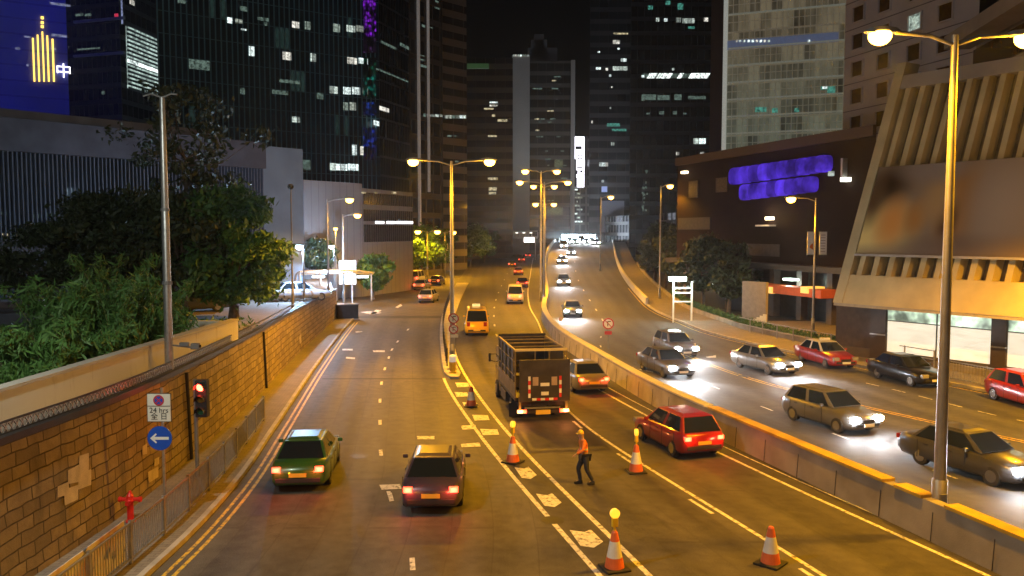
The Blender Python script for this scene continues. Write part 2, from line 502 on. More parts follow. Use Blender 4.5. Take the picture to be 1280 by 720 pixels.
# raised terrain on the left behind the stone wall
yt = rows(Y0, WEND, 1)
mb = MB()
for i in range(len(yt)-1):
    a, b = yt[i], yt[i+1]
    mb.face([(-140,a,wall_top(a)-.1),(WB(a)-.3,a,wall_top(a)-.1),(WB(b)-.3,b,wall_top(b)-.1),(-140,b,wall_top(b)-.1)],
            [(0,a),(120,a),(120,b),(0,b)])
ze = wall_top(WEND)-.1
mb.face([(-140,WEND,ze),(WB(WEND)-.3,WEND,ze),(-34,150,ze),(-140,150,ze)],[(0,0),(100,0),(90,70),(0,70)])
tag(mb.build('upper_pavement', M['pave'], fix=False), kind='structure')
# upper street surface further left
mb = MB(); mb.face([(-24,20,3.46),(-24,100,2.62),(-31,100,2.62),(-31,20,3.46)])

# ---------------------------------------------------------------- road paint
def line(f, d, w, a, b, m='white', z=.006, zf=None, name='road_marking'):
    yy = [y for y in rows(a, b, .8)]
    l0 = [f.off(y, d-w/2) for y in yy]; l1 = [f.off(y, d+w/2) for y in yy]
    for p in l0+l1: p.z = z + (zf(p.y) if zf else 0)
    return tag(ribbon(l0, l1).build(name, M[m], fix=False), kind='structure')
def dash(f, d, w, a, b, m='white', z=.006, zf=None):
    return line(f, d, w, a, b, m, z, zf)
line(K0, .32, .1, Y0, 74, 'yellow'); line(K0, .56, .1, Y0, 74, 'yellow')
line(CL, 0, .15, Y0, APEX+.3); line(DL, 0, .15, Y0, APEX+34)
line(EL, 0, .13, Y0, 260)
line(FL, 0, .13, Y0, 43)
line(EL, .62, .06, Y0, 60)
for k in range(24):      # short dashes beside the solid line
    y = -14 + 5.2*k
    if y < 36: dash(FL, -.28, .12, y+1.1, y+2.4)
for y in (46, 52, 58, 64, 71, 79, 88, 98, 110, 124, 140, 160, 185): dash(FL, .3, .14, y, y+1.6)
# left carriageway lane studs / dashes
LC = Fn(px_pts([(516,712),(488,620),(476,566),(475,528),(475,500),(477,478),(481,461),(486,447),(490,437),(497,427),(510,412)])+[(-2.6,5)])
for a in ((516,705),(487,621),(476,566),(475,528),(475,501),(477,479),(481,461),(486,447),(491,437),(497,427),(510,412)):
    p = P(*a); dash(LC, 0, .13, p.y-.3-.004*p.y, p.y+.3+.004*p.y)
def blot(pts, m='white', z=.008):
    mb = MB(); mb.face([P(x, y, z) for x, y in pts])
    return tag(mb.build('road_marking', M[m], fix=False), kind='structure')
# small marks and arrow fragments seen on the asphalt
for p in ([(474,606),(500,605),(502,611),(477,612)], [(483,614),(488,614),(491,626),(487,627)],
          [(576,555),(599,553),(601,558),(577,559)], [(576,532),(594,531),(596,536),(578,537)],
          [(521,545),(543,545),(543,549),(522,549)],
          [(428,436),(441,436),(441,438),(428,438)], [(433,446),(444,447),(443,449),(432,448)],
          [(466,438),(481,438),(481,440),(467,440)], [(450,390),(462,389),(477,391),(464,393)], [(462,393),(470,387),(477,388),(468,393)],
          [(494,384),(501,380),(503,382),(497,385)], [(444,414),(453,414),(453,415),(445,416)]):
    blot(p)
for p in ([(852,431),(870,429),(869,432),(855,433)], [(882,446),(895,444),(895,447),(884,447)],
          [(782,389),(800,387),(802,390),(784,391)], [(770,362),(778,368),(783,366),(774,360)],
          [(782,457),(792,459),(790,461),(781,459)]):
    blot(p, z=.008+0)
# chevron flags in the hatched nib
for (cx, cy, w) in ((578,481,9),(577,493,9),(588,506,10),(601,522,11),(612,540,12),(657,591,14),(686,625,16),(733,673,21),(795,745,26)):
    h = w*.55
    blot([(cx-w,cy-h*.9),(cx-w*.1,cy-h*.7),(cx+w*.25,cy-h*1.0),(cx+w,cy+h*.35),(cx+w*.45,cy+h),(cx-w*.35,cy+h*.8)] if w > 12 else
         [(cx-w,cy-h*.6),(cx+w*.8,cy-h*.5),(cx+w,cy+h*.5),(cx-w*.7,cy+h*.6)])
# right carriageway lanes
RL = Fn(px_pts([(1258,621),(1107,566),(1001,527),(926,498),(873,477),(786,458)])+[(8.2,75),(10,130),(17.5,230)])
for y in [6+5.2*i for i in range(12)]: dash(RL, 0, .1, y, y+1.0, zf=rz)
for y in (75,84,94,106,120,136,155): dash(RL, 0, .14, y, y+2, zf=rz)
RD = Fn([(25.5,22),(19.2,32)]+[tuple(P(x,y)[:2]) for x,y in ((992,489),(960,481),(870,450))]+[(11.0,75),(12,100)])
line(RD, 0, .1, 10, 62, 'yellow', zf=rz); line(RD, .28, .1, 10, 62, 'yellow', zf=rz)
RP = Fn(px_pts([(1257,522),(1187,505),(1125,489),(1100,483)])+[(23.5,32)])
for y in [31+1.75*i for i in range(8)]: dash(RP, 0, .08, y, y+.9, zf=rz)
line(RK, -.35, .1, Y0, 110, 'yellow', zf=rz)
# joint across the road near the nib
mb = MB(); a, b = P(402,474,.005), P(556,474,.005)
tag(ribbon([a, b], [a+Vector((0,.25,0)), b+Vector((0,.25,0))]).build('road_joint', M['ground'], fix=False), kind='structure')
# manhole covers and patches
for (x, y) in ((560,600),(690,650),(450,570),(1010,600),(930,470)):
    p = P(x, y, .007); mb = MB(); mb.face([(p.x+.33*math.cos(t*.4488), p.y+.33*math.sin(t*.4488), p.z+(rz(p.y))) for t in range(14)])
    tag(mb.build('manhole_cover', M['dark'], fix=False), kind='structure')

# ---------------------------------------------------------------- median island between left and middle carriageways
ym = [y for y in rows(APEX, 130, .8)]
mb = MB()
rings = []
for i, y in enumerate(ym):
    a, b = CL.off(y, .1), DL.off(y, -.25)
    if i == 0: m_ = (a+b)/2; a = m_-Vector((.12,0,0)); b = m_+Vector((.12,0,0))
    if b.x-a.x < .5: c = (a+b)/2; a = c-Vector((.25,0,0)); b = c+Vector((.25,0,0))
    rings.append([(a.x,y,-.02),(a.x,y,.15),(b.x,y,.15),(b.x,y,-.02)])
tag(mb.loft(rings).build('median_island', M['kerb']), kind='structure')

# ---------------------------------------------------------------- concrete barrier with yellow coping
yb = [y for y in rows(Y0, 300, .8)]
def barrier_rings(f, prof, yy, zb, zt):
    out = []
    for y in yy:
        n = f.nrm(y); c = f(y)
        out.append([(c+n[0]*d, y+n[1]*d, (zb(y) if t < 0 else (zt(y)+t))) for d, t in prof])
    return out
bt = lambda y: rz(y)+1.0
root = tag(empty('concrete_barrier', (BL(40), 40, 0)), 'long concrete median barrier with yellow top between the middle and right roads', 'barrier')
def rel(o, r):
    """keep world placement but hang the part under its thing"""
    o.parent = r; o.location = tuple(-c for c in r.location) if r.rotation_euler.z == 0 else o.location
    return o
rel(MB().loft(barrier_rings(BL, [(-.26,-1),(-.22,-.25),(-.13,0),(.18,0),(.24,-1)], yb, lambda y: -.02, bt)).build('barrier_wall', M['conc']), root)
def gaps(y0, y1): return [y for y in rows(y0, y1, .8)]
g1, g2, g3, g4 = P(1120,600,1.05).y, P(1128,606,1.05).y, P(1165,620,1.05).y, P(1186,632,1.05).y
for a, b in ((Y0, g4), (g3, g2), (g1, 33)):
    if b > a: rel(MB().loft(barrier_rings(BL, [(-.2,.003),(-.2,.09),(.24,.09),(.24,.003)], gaps(a, b), bt, bt)).build('yellow_coping', mat('faded_yellow_coping',(.5,.33,.03),.7,var=.3,scale=1.5,bump=.2)), root)
rel(MB().loft(barrier_rings(BL, [(-.2,.003),(-.2,.07),(.24,.07),(.24,.003)], gaps(33.3, 140), bt, bt)).build('concrete_coping', M['conc_l']), root)
for i in range(44):      # joints
    y = 8+1.9*i
    p = BL.off(y, -.235); q = BL.off(y, -.24)
    n = BL.nrm(y)
    mbj = MB(); mbj.bar((BL(y)-n[0]*.262, y-n[1]*.262, .02), (BL(y)-n[0]*.214, y-n[1]*.214, bt(y)-.22), .012, .02)
    rel(mbj.build('joint', M['dark']), root) if i < 30 else None
# low ledge in front of it
yb2 = [y for y in rows(Y0, 44, .8)]
o = MB().loft(barrier_rings(BL, [(-.85,-1),(-.8,-.62),(-.72,-.56),(-.262,-.5),(-.262,-1)], yb2, lambda y: -.02, bt)).build('concrete_ledge', M['conc'])
tag(o, 'low sloping concrete ledge along the foot of the yellow topped barrier', 'ledge')

# right hand parapet: pale low wall along the footway edge of the flyover
yp = [y for y in rows(58, 290, .8)]
o = MB().loft(barrier_rings(RK, [(-.05,-1),(-.05,.75),(.22,.8),(.25,-1)], [y for y in rows(90, 290, .8)], lambda y: rz(y)-.3, rz)).build('flyover_parapet', M['conc_l'])
tag(o, 'pale concrete parapet curving up along the right edge of the flyover', 'parapet')
o = MB().loft(barrier_rings(RK, [(3.4,-1),(3.4,.5),(3.65,.5),(3.65,-1)], [y for y in rows(40, 150, .8)], lambda y: rz(y)-.3, rz)).build('low_wall', M['conc'])
tag(o, 'low concrete wall along the back of the right pavement', 'wall')

# ---------------------------------------------------------------- stone retaining wall on the left
r0 = tag(empty('stone_retaining_wall', (WB(30), 30, 0)), 'curved rubble stone retaining wall beside the left pavement', 'wall')
yw = [y for y in rows(Y0, WEND, .6)]
mb = MB(); s = 0
for i in range(len(yw)-1):
    a, b = yw[i], yw[i+1]; ds = math.hypot(b-a, WB(b)-WB(a))
    mb.face([(WB(a),a,-.02),(WB(b),b,-.02),(WB(b)-.12,b,wall_top(b)),(WB(a)-.12,a,wall_top(a))],
            [(s,0),(s+ds,0),(s+ds,wall_top(b)),(s,wall_top(a))])
    s += ds
mb.face([(WB(WEND),WEND,-.02),(-60,WEND+14,-.02),(-60,WEND+14,ze+.1),(WB(WEND)-.12,WEND,wall_top(WEND))],[(0,0),(46,0),(46,3),(0,3)])
rel(mb.build('masonry', M['stone'], fix=False), r0)
rings = []
for y in yw:
    z = wall_top(y); rings.append([(WB(y)-.4,y,z-.16),(WB(y)-.4,y,z+.06),(WB(y)+.0,y,z+.06),(WB(y)+.0,y,z-.1),(WB(y)-.118,y,z-.16)])
rel(MB().loft(rings).build('coping', M['dark']), r0)
# newly patched pale blocks
g = 0
for quad in ([(99,570),(111,566),(111,591),(99,593)], [(85,588),(100,580),(100,602),(85,605)], [(98,592),(114,586),(114,606),(98,612)],
             [(72,608),(86,602),(86,618),(72,622)], [(80,612),(98,606),(98,624),(81,632)], [(178,558),(184,554),(184,567),(178,569)],
             [(193,574),(199,571),(199,580),(193,583)], [(185,590),(198,583),(198,596),(186,604)], [(374,422),(376,416),(377,428),(375,430)]):
    pts = []
    for x, y in quad:
        # meet the battered wall face
        lo, hi = 5.0, 90.0
        for _ in range(50):
            mid = (lo+hi)/2; q = PY(x, y, mid)
            if q.x < WB(mid)-.12*max(0, min(1, q.z/3.3))+.03: hi = mid
            else: lo = mid
        pts.append(PY(x, y, lo))
    mbp = MB(); mbp.face(pts); rel(mbp.build('patched_block', mat('fresh_stone', (.5,.44,.36), .8, var=.2, bump=.3), fix=False), r0)
# dark drainpipes down the wall
for px_, pyt, pyb in ((232,470,578),(330,418,488)):
    y = P(px_, pyb).y
    rel(MB().tube([(WB(y)+.07,y,.12),(WB(y)-.03,y,wall_top(y)-.2)], .06, 8).build('drainpipe', M['dark']), r0)
# lattice rail on top
lr = tag(empty('lattice_rail', (WB(30)-.1, 30, wall_top(30))), 'low dark lattice rail along the top of the stone wall', 'railing')
mb = MB(); mt = MB()
y = 12.0; k = 0
while y < 40:
    step = .2
    a = Vector((WB(y)-.2,y,wall_top(y)+.07)); b = Vector((WB(y+step)-.2,y+step,wall_top(y+step)+.07)); H = Vector((0,0,.24))
    mb.bar(a, b+H, .025); mb.bar(a+H, b, .025); y += step; k += 1
yy = [y for y in rows(12, 74, .8)]
for i in range(len(yy)-1):
    a = Vector((WB(yy[i])-.2,yy[i],wall_top(yy[i])+.07)); b = Vector((WB(yy[i+1])-.2,yy[i+1],wall_top(yy[i+1])+.07))
    for h in (0,.26): mt.bar(a+Vector((0,0,h)), b+Vector((0,0,h)), .045)
rel(mb.build('lattice', M['steel']), lr); rel(mt.build('rail', M['dark']), lr)
# white rendered parapet behind it
a1, a2 = Vector((-12.55, 6, 0)), P(298, 430, 3.1); a2.z = 0
wp = tag(empty('white_parapet', (a1.x, a1.y, 3.0)), 'long white rendered parapet with rust stains behind the lattice rail', 'wall')
def slab(a, b, za, zb, ta, tb, th, capo=0):
    d = Vector((b.x-a.x, b.y-a.y, 0)); n = Vector((-d.y, d.x, 0)).normalized()*th; L_ = d.length
    mb = MB()
    q = [Vector((a.x,a.y,za)),Vector((b.x,b.y,zb)),Vector((b.x,b.y,tb)),Vector((a.x,a.y,ta))]
    p = [v+n for v in q]
    u = [(0,0),(L_,0),(L_,tb-zb),(0,ta-za)]
    mb.face(q, u); mb.face(p[::-1], u[::-1]); mb.face([q[3],q[2],p[2],p[3]], [(0,0),(L_,0),(L_,th),(0,th)])
    mb.face([q[1],p[1],p[2],q[2]], [(0,0),(th,0),(th,1),(0,1)]); mb.face([p[0],q[0],q[3],p[3]], [(0,0),(th,0),(th,1),(0,1)])
    return mb
zpa, zpb = wall_top(6)-.1, wall_top(a2.y)-.1
rel(slab(a1, a2, zpa, zpb, 4.2, 4.14, .28).build('wall', M['plaster'], fix=False), wp)
n_ = Vector((-(a2.y-a1.y), a2.x-a1.x, 0)).normalized()
mbc = MB(); mbc.bar(a1+n_*.14+Vector((0,0,4.24)), a2+n_*.14+Vector((0,0,4.18)), .38, .08); rel(mbc.build('coping', M['conc_l']), wp)
# return wall of the planter
a3 = P(222, 402, 3.9); a3 = Vector((-17.2, a2.y+.6, 0))
mb = slab(a3, a2+Vector((-.3,0,0)), zpb, zpb, 4.1, 4.1, .2); o = mb.build('planter_end_wall', M['plaster'], fix=False)
tag(o, 'short white wall closing the far end of the shrub bed', 'wall')
# ---------------------------------------------------------------- street lamps
M['pole'] = mat('painted_pole', (.34,.33,.31), .45, .5, var=.12)
M['pole_d'] = mat('weathered_pole', (.2,.2,.2), .6, .4, var=.15)
LAMPS_SOD = glow('sodium_lens', (1.0,.5,.07), 16)
LAMPS_LED = glow('white_lens', (.6,.8,1.0), 14)
def lamp_head(root, at, arm_dir, col, power, big=1.0, led=False, lit=True):
    """a cobra head luminaire: housing and bowl lens, its lamp just under the lens"""
    a = math.atan2(arm_dir[1], arm_dir[0])
    m = Matrix.Rotation(a, 3, 'Z')
    at = Vector(at); mb = MB()
    rings = []
    for x, w, h0, h1 in ((-.42,.05,0,.05),(-.3,.11,-.01,.1),(0,.17,-.02,.13),(.28,.15,-.02,.1),(.42,.06,0,.04)):
        rings.append([at + m @ Vector((x*big, yy_*w*big, zz*big)) for yy_, zz in ((-1,h0),(-.7,h1),(.7,h1),(1,h0))])
    h = mb.loft(rings).build('lamp_housing', M['pole'], root, smooth=False)
    ml = MB(); rings = []
    for t in range(7):
        ph = (-.25+1.25*t/6)*math.pi/2*.985; k = math.cos(ph); z = -math.sin(ph)*.22-.08
        rings.append([at + m @ Vector((.05*big+.27*k*math.cos(u)*big, .23*k*math.sin(u)*big, z*big)) for u in [i*math.pi/6 for i in range(12)]])
    ml.loft(rings).build('lamp_lens', (LAMPS_LED if led else LAMPS_SOD) if lit else M['glass'], h, smooth=True)
    if lit and led: point(h, at + m @ Vector((.05*big,0,-.55*big)), power*.5, col, .15*big)
    elif lit:
        street_light(h, at + m @ Vector((.05*big,0,-.53*big)), power*.68, col, .13*big)
        point(h, at + m @ Vector((.05*big,0,-.55*big)), power*.04, col, .12*big)
def lamp_post(name, label, base, H, arms, power=900, led=False, thick=.11, group=None, base_flange=True, z0=0.0, pole_m=None, tilt=.15, big=1.0, lit=True, drop=0, lcol=None):
    """arms: list of (dx, dy) tip offsets"""
    root = empty(name, (base[0], base[1], z0), 0, label, 'street lamp', group)
    pm = pole_m or M['pole']
    mb = MB()
    mb.cyl((0,0,0),(0,0,1.5),thick*1.35,thick*1.3,12); mb.cyl((0,0,1.5),(0,0,H),thick*1.02,thick*.55,12)
    mb.build('pole', pm, root, smooth='w')
    if base_flange: MB().box((0,0,.03),(thick*4.5,thick*4.5,.06)).build('base_plate', M['pole_d'], root)
    MB().box((0,-thick*1.35,.9),(thick*1.3,.03,.5)).build('access_door', M['pole_d'], root, bevel=.008)
    col = lcol or (LED if led else SODIUM)
    for dx, dy in arms:
        d = Vector((dx,dy,0)); l = d.length
        if l < .1: lamp_head(root, (0,0,H), (0,-1,0), col, power, big, led, lit); continue
        pts = [Vector((0,0,H-.25+drop)), d*.35+Vector((0,0,H+tilt*.6-.05)), d*(1-.35/l)+Vector((0,0,H+tilt))]
        MB().tube(pts, thick*.36, 8).build('arm', pm, root, smooth='w')
        lamp_head(root, d+Vector((0,0,H+tilt)), (dx,dy,0), col, power, big, led, lit)
    return root

# the tall double lamp standing in the near median, its far and near neighbours
pA = P(1174, 622, 1.0)
lp = [
 ('tall double-armed street lamp standing in the gap of the yellow topped barrier', (pA.x, pA.y), 13.0, 1.9, 1.9, 0),
 ('double-armed street lamp on the island at the mouth of the far median', (PY(680,385,88).x, 88), 13.2, 2.5, 2.4, .0),
 ('slimmer double lamp close behind the one on the island mouth', (PY(676,385,97).x, 97), 15.0, 1.75, 1.75, .0),
 ('fourth double lamp along the far median between red and white traffic', (PY(680,350,140).x, 140), 15.6, 1.7, 1.6, .0),
 ('small distant double lamp low behind the median lamp cluster', (PY(681,350,180).x, 180), 14, 1.9, 1.8, .0),
]
for i, (lab, b, H, l1, l2, z) in enumerate(lp):
    lamp_post('street_lamp', lab, b, H, [(-l1,-.05*l1),(l2,.12*l2)], power=(7000,8500,7000,9000,12000)[i], thick=(.15,.13,.12,.13,.13)[i], z0=.0, group='double-armed lamps along the right median', tilt=.05, big=(1.1,1.3,1.5,1.8,2.2)[i])
# middle lamp between the two carriageways going away
bB = Vector(((CL(47.5)+DL(47.5))/2, 47.5, 0)); bB = PY(565.5, 470, 47.8)
lamp_post('street_lamp', 'double-armed street lamp rising behind the round signs on the nib', (bB.x, 47.8), 11.9, [(-2.1,0),(2.1,0)], power=9500, thick=.13, z0=.1, tilt=.05, group='double-armed lamps along the left median', big=1.15)
for (xa, xb, yl_, px_, lab) in ((523,546,289,534,'far lamp with two heads above the trees left of the median'),(547,566,290,556,'far lamp beside a small sign board left of the median')):
    Y = 135 if px_ < 540 else 150
    p = PY(px_, yl_, Y); q0, q1 = PY(xa, yl_, Y), PY(xb, yl_, Y)
    lamp_post('street_lamp', lab, (p.x, Y), p.z, [(q0.x-p.x,0),(q1.x-p.x,0)], power=5000, thick=.12, tilt=.05, big=1.8)
# left hand lamps on the upper pavement
def lamp_px(lab, px_, Y, ytop, tips, z0, power, led=False, thick=.1, big=1.2, **k):
    p = PY(px_, ytop, Y); arms = [(PY(t, ytop, Y).x-p.x, 0) for t in tips]
    return lamp_post('street_lamp', lab, (p.x, Y), p.z-z0, arms, power=power, led=led, thick=thick, z0=z0, big=big, **k)
zl = 2.65
lamp_px('nearer single-arm amber lamp above the end of the stone wall', 409, 80, 249, (436,), 0.1, 3500, thick=.12, big=1.4, tilt=.05)
lamp_px('second single-arm amber lamp just right of the taller one by the stone wall', 428.5, 92, 268.5, (446,), 0.1, 3500, thick=.12, big=1.4, tilt=.05)
lamp_px('small pale post-top lamp between the two amber lamps on the left', 419.5, 96, 285, (420.5,), 0.1, 1500, thick=.1, big=1.0)
lamp_px('blue-white lamp at the left end of the curved walkway shelter', 379, 62, 309, (375,), zl, 5000, led=True, thick=.07, big=1.1)
lamp_px('blue-white lamp above the lit map board', 417.5, 90, 309, (415,), .1, 3500, led=True, thick=.07, big=1.1)
lamp_px('small distant white lamp before the grey louvred building', 476, 120, 309, (473,), 0, 1200, led=True, thick=.07, big=1.1)
lamp_px('unlit dark-headed lamp post before the blank grey wall', 363.5, 56, 232, (362.5,), 2.75, 0, led=True, thick=.075, big=.9, lit=False)
# right side
lamp_px('single amber lamp with two hanging banners on the right pavement', 1020, 62, 247.5, (990,), .13, 6500, thick=.1, big=1.3, tilt=.03)
for i, (xa, xb) in enumerate(((1009,1018),(1024,1033.5))):
    q = [PY(xa,290,61.8), PY(xb,290,61.8), PY(xb,318,61.8), PY(xa,318,61.8)]
    c = sum(q, Vector())/4; w = q[1].x-q[0].x; h = q[0].z-q[3].z
    bn = empty('banner', (c.x, c.y, c.z), 0, ('left hand banner with an orange patch, hung on the right pavement lamp' if i == 0 else 'plain right hand banner hung on the right pavement lamp'), 'banner', 'banners on the lamp post')
    MB().box((0,0,0),(w,.03,h)).build('cloth', M['wht'], bn)
    MB().bar((-w/2,0,h/2+.02),(w/2,0,h/2+.02),.04).bar((-w/2,0,-h/2-.02),(w/2,0,-h/2-.02),.04).build('bracket', M['steel'], bn)
    if i == 0: MB().poly([(-.1,-.018,-.3),(.2,-.018,-.5),(.15,-.018,0),(-.02,-.018,-.12)],[(0,1,2,3)]).build('printed_patch', mat('orange_print',(.6,.15,.03)), bn)
    else:
        mb_ = MB()
        for k in range(7): mb_.box((0,-.018,.6-.2*k),(w*.6,.004,.05))
        mb_.build('printed_patch', mat('grey_print',(.35,.3,.28)), bn)
lamp_px('tall thin lamp standing left of the lit crest of the flyover', 751, 130, 246, (763,), 2.0, 4000, thick=.12, big=1.6, tilt=.05)
lamp_px('lamp rising over the dark trees before the brown building', 826, 95, 232, (837,), .5, 1500, thick=.1, big=1.3, tilt=.03)
# lamps behind the viewer that light the near asphalt
lamp_post('street_lamp', 'double-armed street lamp of the median standing behind the viewpoint', (BL(-6)-.2, -6), 13.6, [(-2.15,-.1),(2.15,.2)], power=6500, thick=.15, group='double-armed lamps along the right median')
lamp_post('street_lamp', 'single-arm street lamp on the left pavement behind the viewpoint', (-10.4, -1), 11.0, [(3.0,0)], power=6500, thick=.12)

lamp_post('street_lamp', 'unseen single-arm street lamp added on the right pavement to light the podium', (27.6, 36.5), 10.5, [(-2.9,-.6)], power=11000, thick=.12)  # added out of view to brighten the podium band and kerb
lamp_post('street_lamp', 'unseen single-arm white street lamp added left of the viewpoint to light the parapet', (-13.9, 12.0), 9.5, [(3.3,.8)], power=5500, led=True, thick=.1, z0=3.4, lcol=(.85,.92,.8))  # added out of view to whiten the parapet and brighten the shrubs

# ---------------------------------------------------------------- thick grey mast with camera bracket on the upper level (left)
Y = 28.6; p0 = P(212, 468, wall_top(Y)-.1); pt = PY(208, 122, p0.y)
t = empty('camera_mast', (p0.x, p0.y, p0.z), 0, 'tall grey mast with a camera bracket, rising behind the stone wall', 'mast')
Hm = pt.z-p0.z
MB().cyl((0,0,0),(0,0,Hm*.6),.14,.12,14).cyl((0,0,Hm*.6),(0,0,Hm),.115,.085,14).build('pole', M['steel'], t, smooth='w')
MB().cyl((0,0,3.0),(0,0,3.12),.16,n=14).build('collar', M['pole_d'], t)
MB().cyl((0,0,Hm*.6-.05),(0,0,Hm*.6+.05),.14,n=14).build('collar', M['pole_d'], t)
MB().bar((.1,0,.98),(.85,-.1,.92),.05).build('bracket', M['pole_d'], t)
cmr = MB().box((.55,-.08,1.02),(.3,.14,.14)).box((.92,-.1,.96),(.28,.16,.2)).build('camera', M['pole_d'], t, bevel=.02)
MB().cyl((1.06,-.1,.96),(1.1,-.1,.96),.05).build('lens', M['glass'], cmr)
MB().tube([(0,0,Hm),(-.35,0,Hm+.12),(-.62,.0,Hm+.05)],.03).tube([(0,0,Hm),(.3,0,Hm+.12),(.5,0,Hm+.1)],.03).build('top_arm', M['pole_d'], t)

# ---------------------------------------------------------------- guard railing on the left pavement, with a banner
gr = empty('guard_railing', (K0(24), 24, .13), 0, 'steel pedestrian guard railing along the left kerb', 'railing')
def gp(y, h=0): v = K0.off(y, -.62, .13+h); return v
mbi, mbr = MB(), MB()
yq = 10.0; posts = []
while yq < 33.4:
    y2 = yq+1.9
    a, b = gp(yq), gp(y2); posts.append(yq)
    for h in (.12,.98): mbr.bar(a+Vector((0,0,h)), b+Vector((0,0,h)), .045)
    for k in range(1, 16):
        c = a.lerp(b, k/16); mbi.bar(c+Vector((0,0,.14)), c+Vector((0,0,.96)), .018)
    yq = y2
posts.append(yq)
rel(mbr.build('rail', M['steel']), gr); rel(mbi.build('infill_bars', M['steel']), gr)
for y in posts:
    c = gp(y); rel(MB().bar(c, c+Vector((0,0,1.05)), .07).build('post', M['steel']), gr)
# banner
qa, qb = gp(15.6), gp(19.35)
def bannermat():
    g = NG('faded_banner'); o = g.obj()
    n = g.noise(o, 1.1, 2); n2 = g.noise(o, 2.3, 2)
    c = g.mix(g.mr(n, .45, .6, 0, 1), (.72,.66,.6,1), (.5,.3,.24,1)); c = g.mix(g.mr(n2, .6, .68, 0, 1), c, (.08,.12,.3,1))
    return g.out(Base_Color=c, Roughness=.6)
bn = empty('banner', (qb.x+.06, qb.y, .13), 0, 'pale printed banner tied to the near end of the guard railing', 'banner')
off = Vector((-.07,0,0)); off2 = Vector((.07,0,0))
rel(MB().bar(qa+off+Vector((0,0,.62)), qb+off+Vector((0,0,.62)), .02, .95).build('cloth', bannermat()), bn)
# railing further round the right side of the island and the nib
def simple_rail(label, f, d, a, b, zf, step=2.0, h=1.0, m='steel', bars=True, name='guard_railing'):
    r = empty(name, tuple(f.off(a, d, zf(a))), 0, label, 'railing')
    m1, m2 = MB(), MB(); y = a; P_ = []
    while y < b:
        y2 = y+step; p, q = f.off(y, d, zf(y)), f.off(y2, d, zf(y2)); P_.append(p)
        for hh in ((.12,h) if bars else (h*.5,h)): m1.bar(p+Vector((0,0,hh)), q+Vector((0,0,hh)), .05)
        if bars:
            for k in range(1, 12): c = p.lerp(q, k/12); m2.bar(c+Vector((0,0,.14)), c+Vector((0,0,h-.02)), .018)
        y = y2
    rel(m1.build('rail', M[m]), r)
    if bars: rel(m2.build('infill_bars', M[m]), r)
    for p in P_: rel(MB().bar(p, p+Vector((0,0,h+.05)), .07).build('post', M[m]), r)
simple_rail('dark guard railing curving along the narrow median island', CL, .35, APEX+3.5, 105, lambda y: .15, m='dark')
simple_rail('steel guard railing on the pavement behind the black car', RK, .55, 24, 44, lambda y: .15)
simple_rail('pale two-bar rail along the back of the right pavement', RK, 3.0, 47, 66, lambda y: .15, bars=False)

# ---------------------------------------------------------------- signs on the left pavement
base = P(207, 655, .13)
sg = empty('sign_post', (base.x, base.y, .13), 0, 'post with a 24 hours no stopping plate above a round blue left arrow sign', 'road sign')
MB().cyl((0,0,0),(0,0,3.72),.038).build('pole', M['steel'], sg)
s1 = PY(200,509,base.y); s2 = PY(201,547,base.y)
k = base.y/FPX
w, h = 29*k, 35*k
pl = MB().box((s1.x-base.x,-.06,s1.z-.13),(w,.02,h)).build('plate', mat('sign_face_cream',(.72,.68,.6),.5,var=.05), sg, bevel=.004)
cx, cz = s1.x-base.x, s1.z-.13
def ringm(c, r0, r1, y, n=28):
    mb = MB()
    for i in range(n):
        a, b = 2*math.pi*i/n, 2*math.pi*(i+1)/n
        mb.face([(c[0]+r0*math.cos(a),y,c[1]+r0*math.sin(a)),(c[0]+r1*math.cos(a),y,c[1]+r1*math.sin(a)),(c[0]+r1*math.cos(b),y,c[1]+r1*math.sin(b)),(c[0]+r0*math.cos(b),y,c[1]+r0*math.sin(b))])
    return mb
M['black_ink'] = mat('black_ink',(.02,.02,.02),.6,var=0)
M['signred'] = mat('sign_red',(.45,.03,.05),.5,var=0)
zc = cz+h*.27
ringm((cx,zc), .0, .135, -.075).build('blue_disc', M['blue'], pl, fix=False)
mbr_ = ringm((cx,zc), .105, .145, -.078); mbr_.box((cx,-.078,zc),(.03,.003,.25),M=Matrix.Rotation(R(45),3,'Y')); mbr_.box((cx,-.079,zc),(.03,.003,.25),M=Matrix.Rotation(R(-45),3,'Y')).build('red_ring_and_cross', M['signred'], pl, fix=False)
MB().box((cx,-.075,cz+h*.06),(w*.98,.004,.016)).build('divider', M['black_ink'], pl)
text_mesh('hours_lettering', '24 hrs', .2, M['black_ink'], pl, (cx,-.076,cz-h*.1))
text_mesh('chinese_lettering', '全 日', .2, M['black_ink'], pl, (cx,-.076,cz-h*.33))
MB().box((cx,-.045,cz),(w+.03,.02,h+.03)).build('plate_edge', M['dark'], pl)
cx2, cz2 = s2.x-base.x, s2.z-.13; r = 15.5*k
ds = MB().cyl((cx2,-.05,cz2),(cx2,-.075,cz2),r,n=32).build('blue_sign_disc', M['blue'], sg)
ar = [(-.78,0),(-.3,.42),(-.22,.32),(-.42,.12),(.75,.12),(.75,-.12),(-.42,-.12),(-.22,-.32),(-.3,-.42)]
MB().poly([(cx2+x*r,-.078,cz2+z*r) for x, z in ar],[(0,1,3),(1,2,3),(3,4,5,6),(0,3,6),(0,6,8),(6,7,8)]).build('arrow', M['wht'], ds, fix=False)

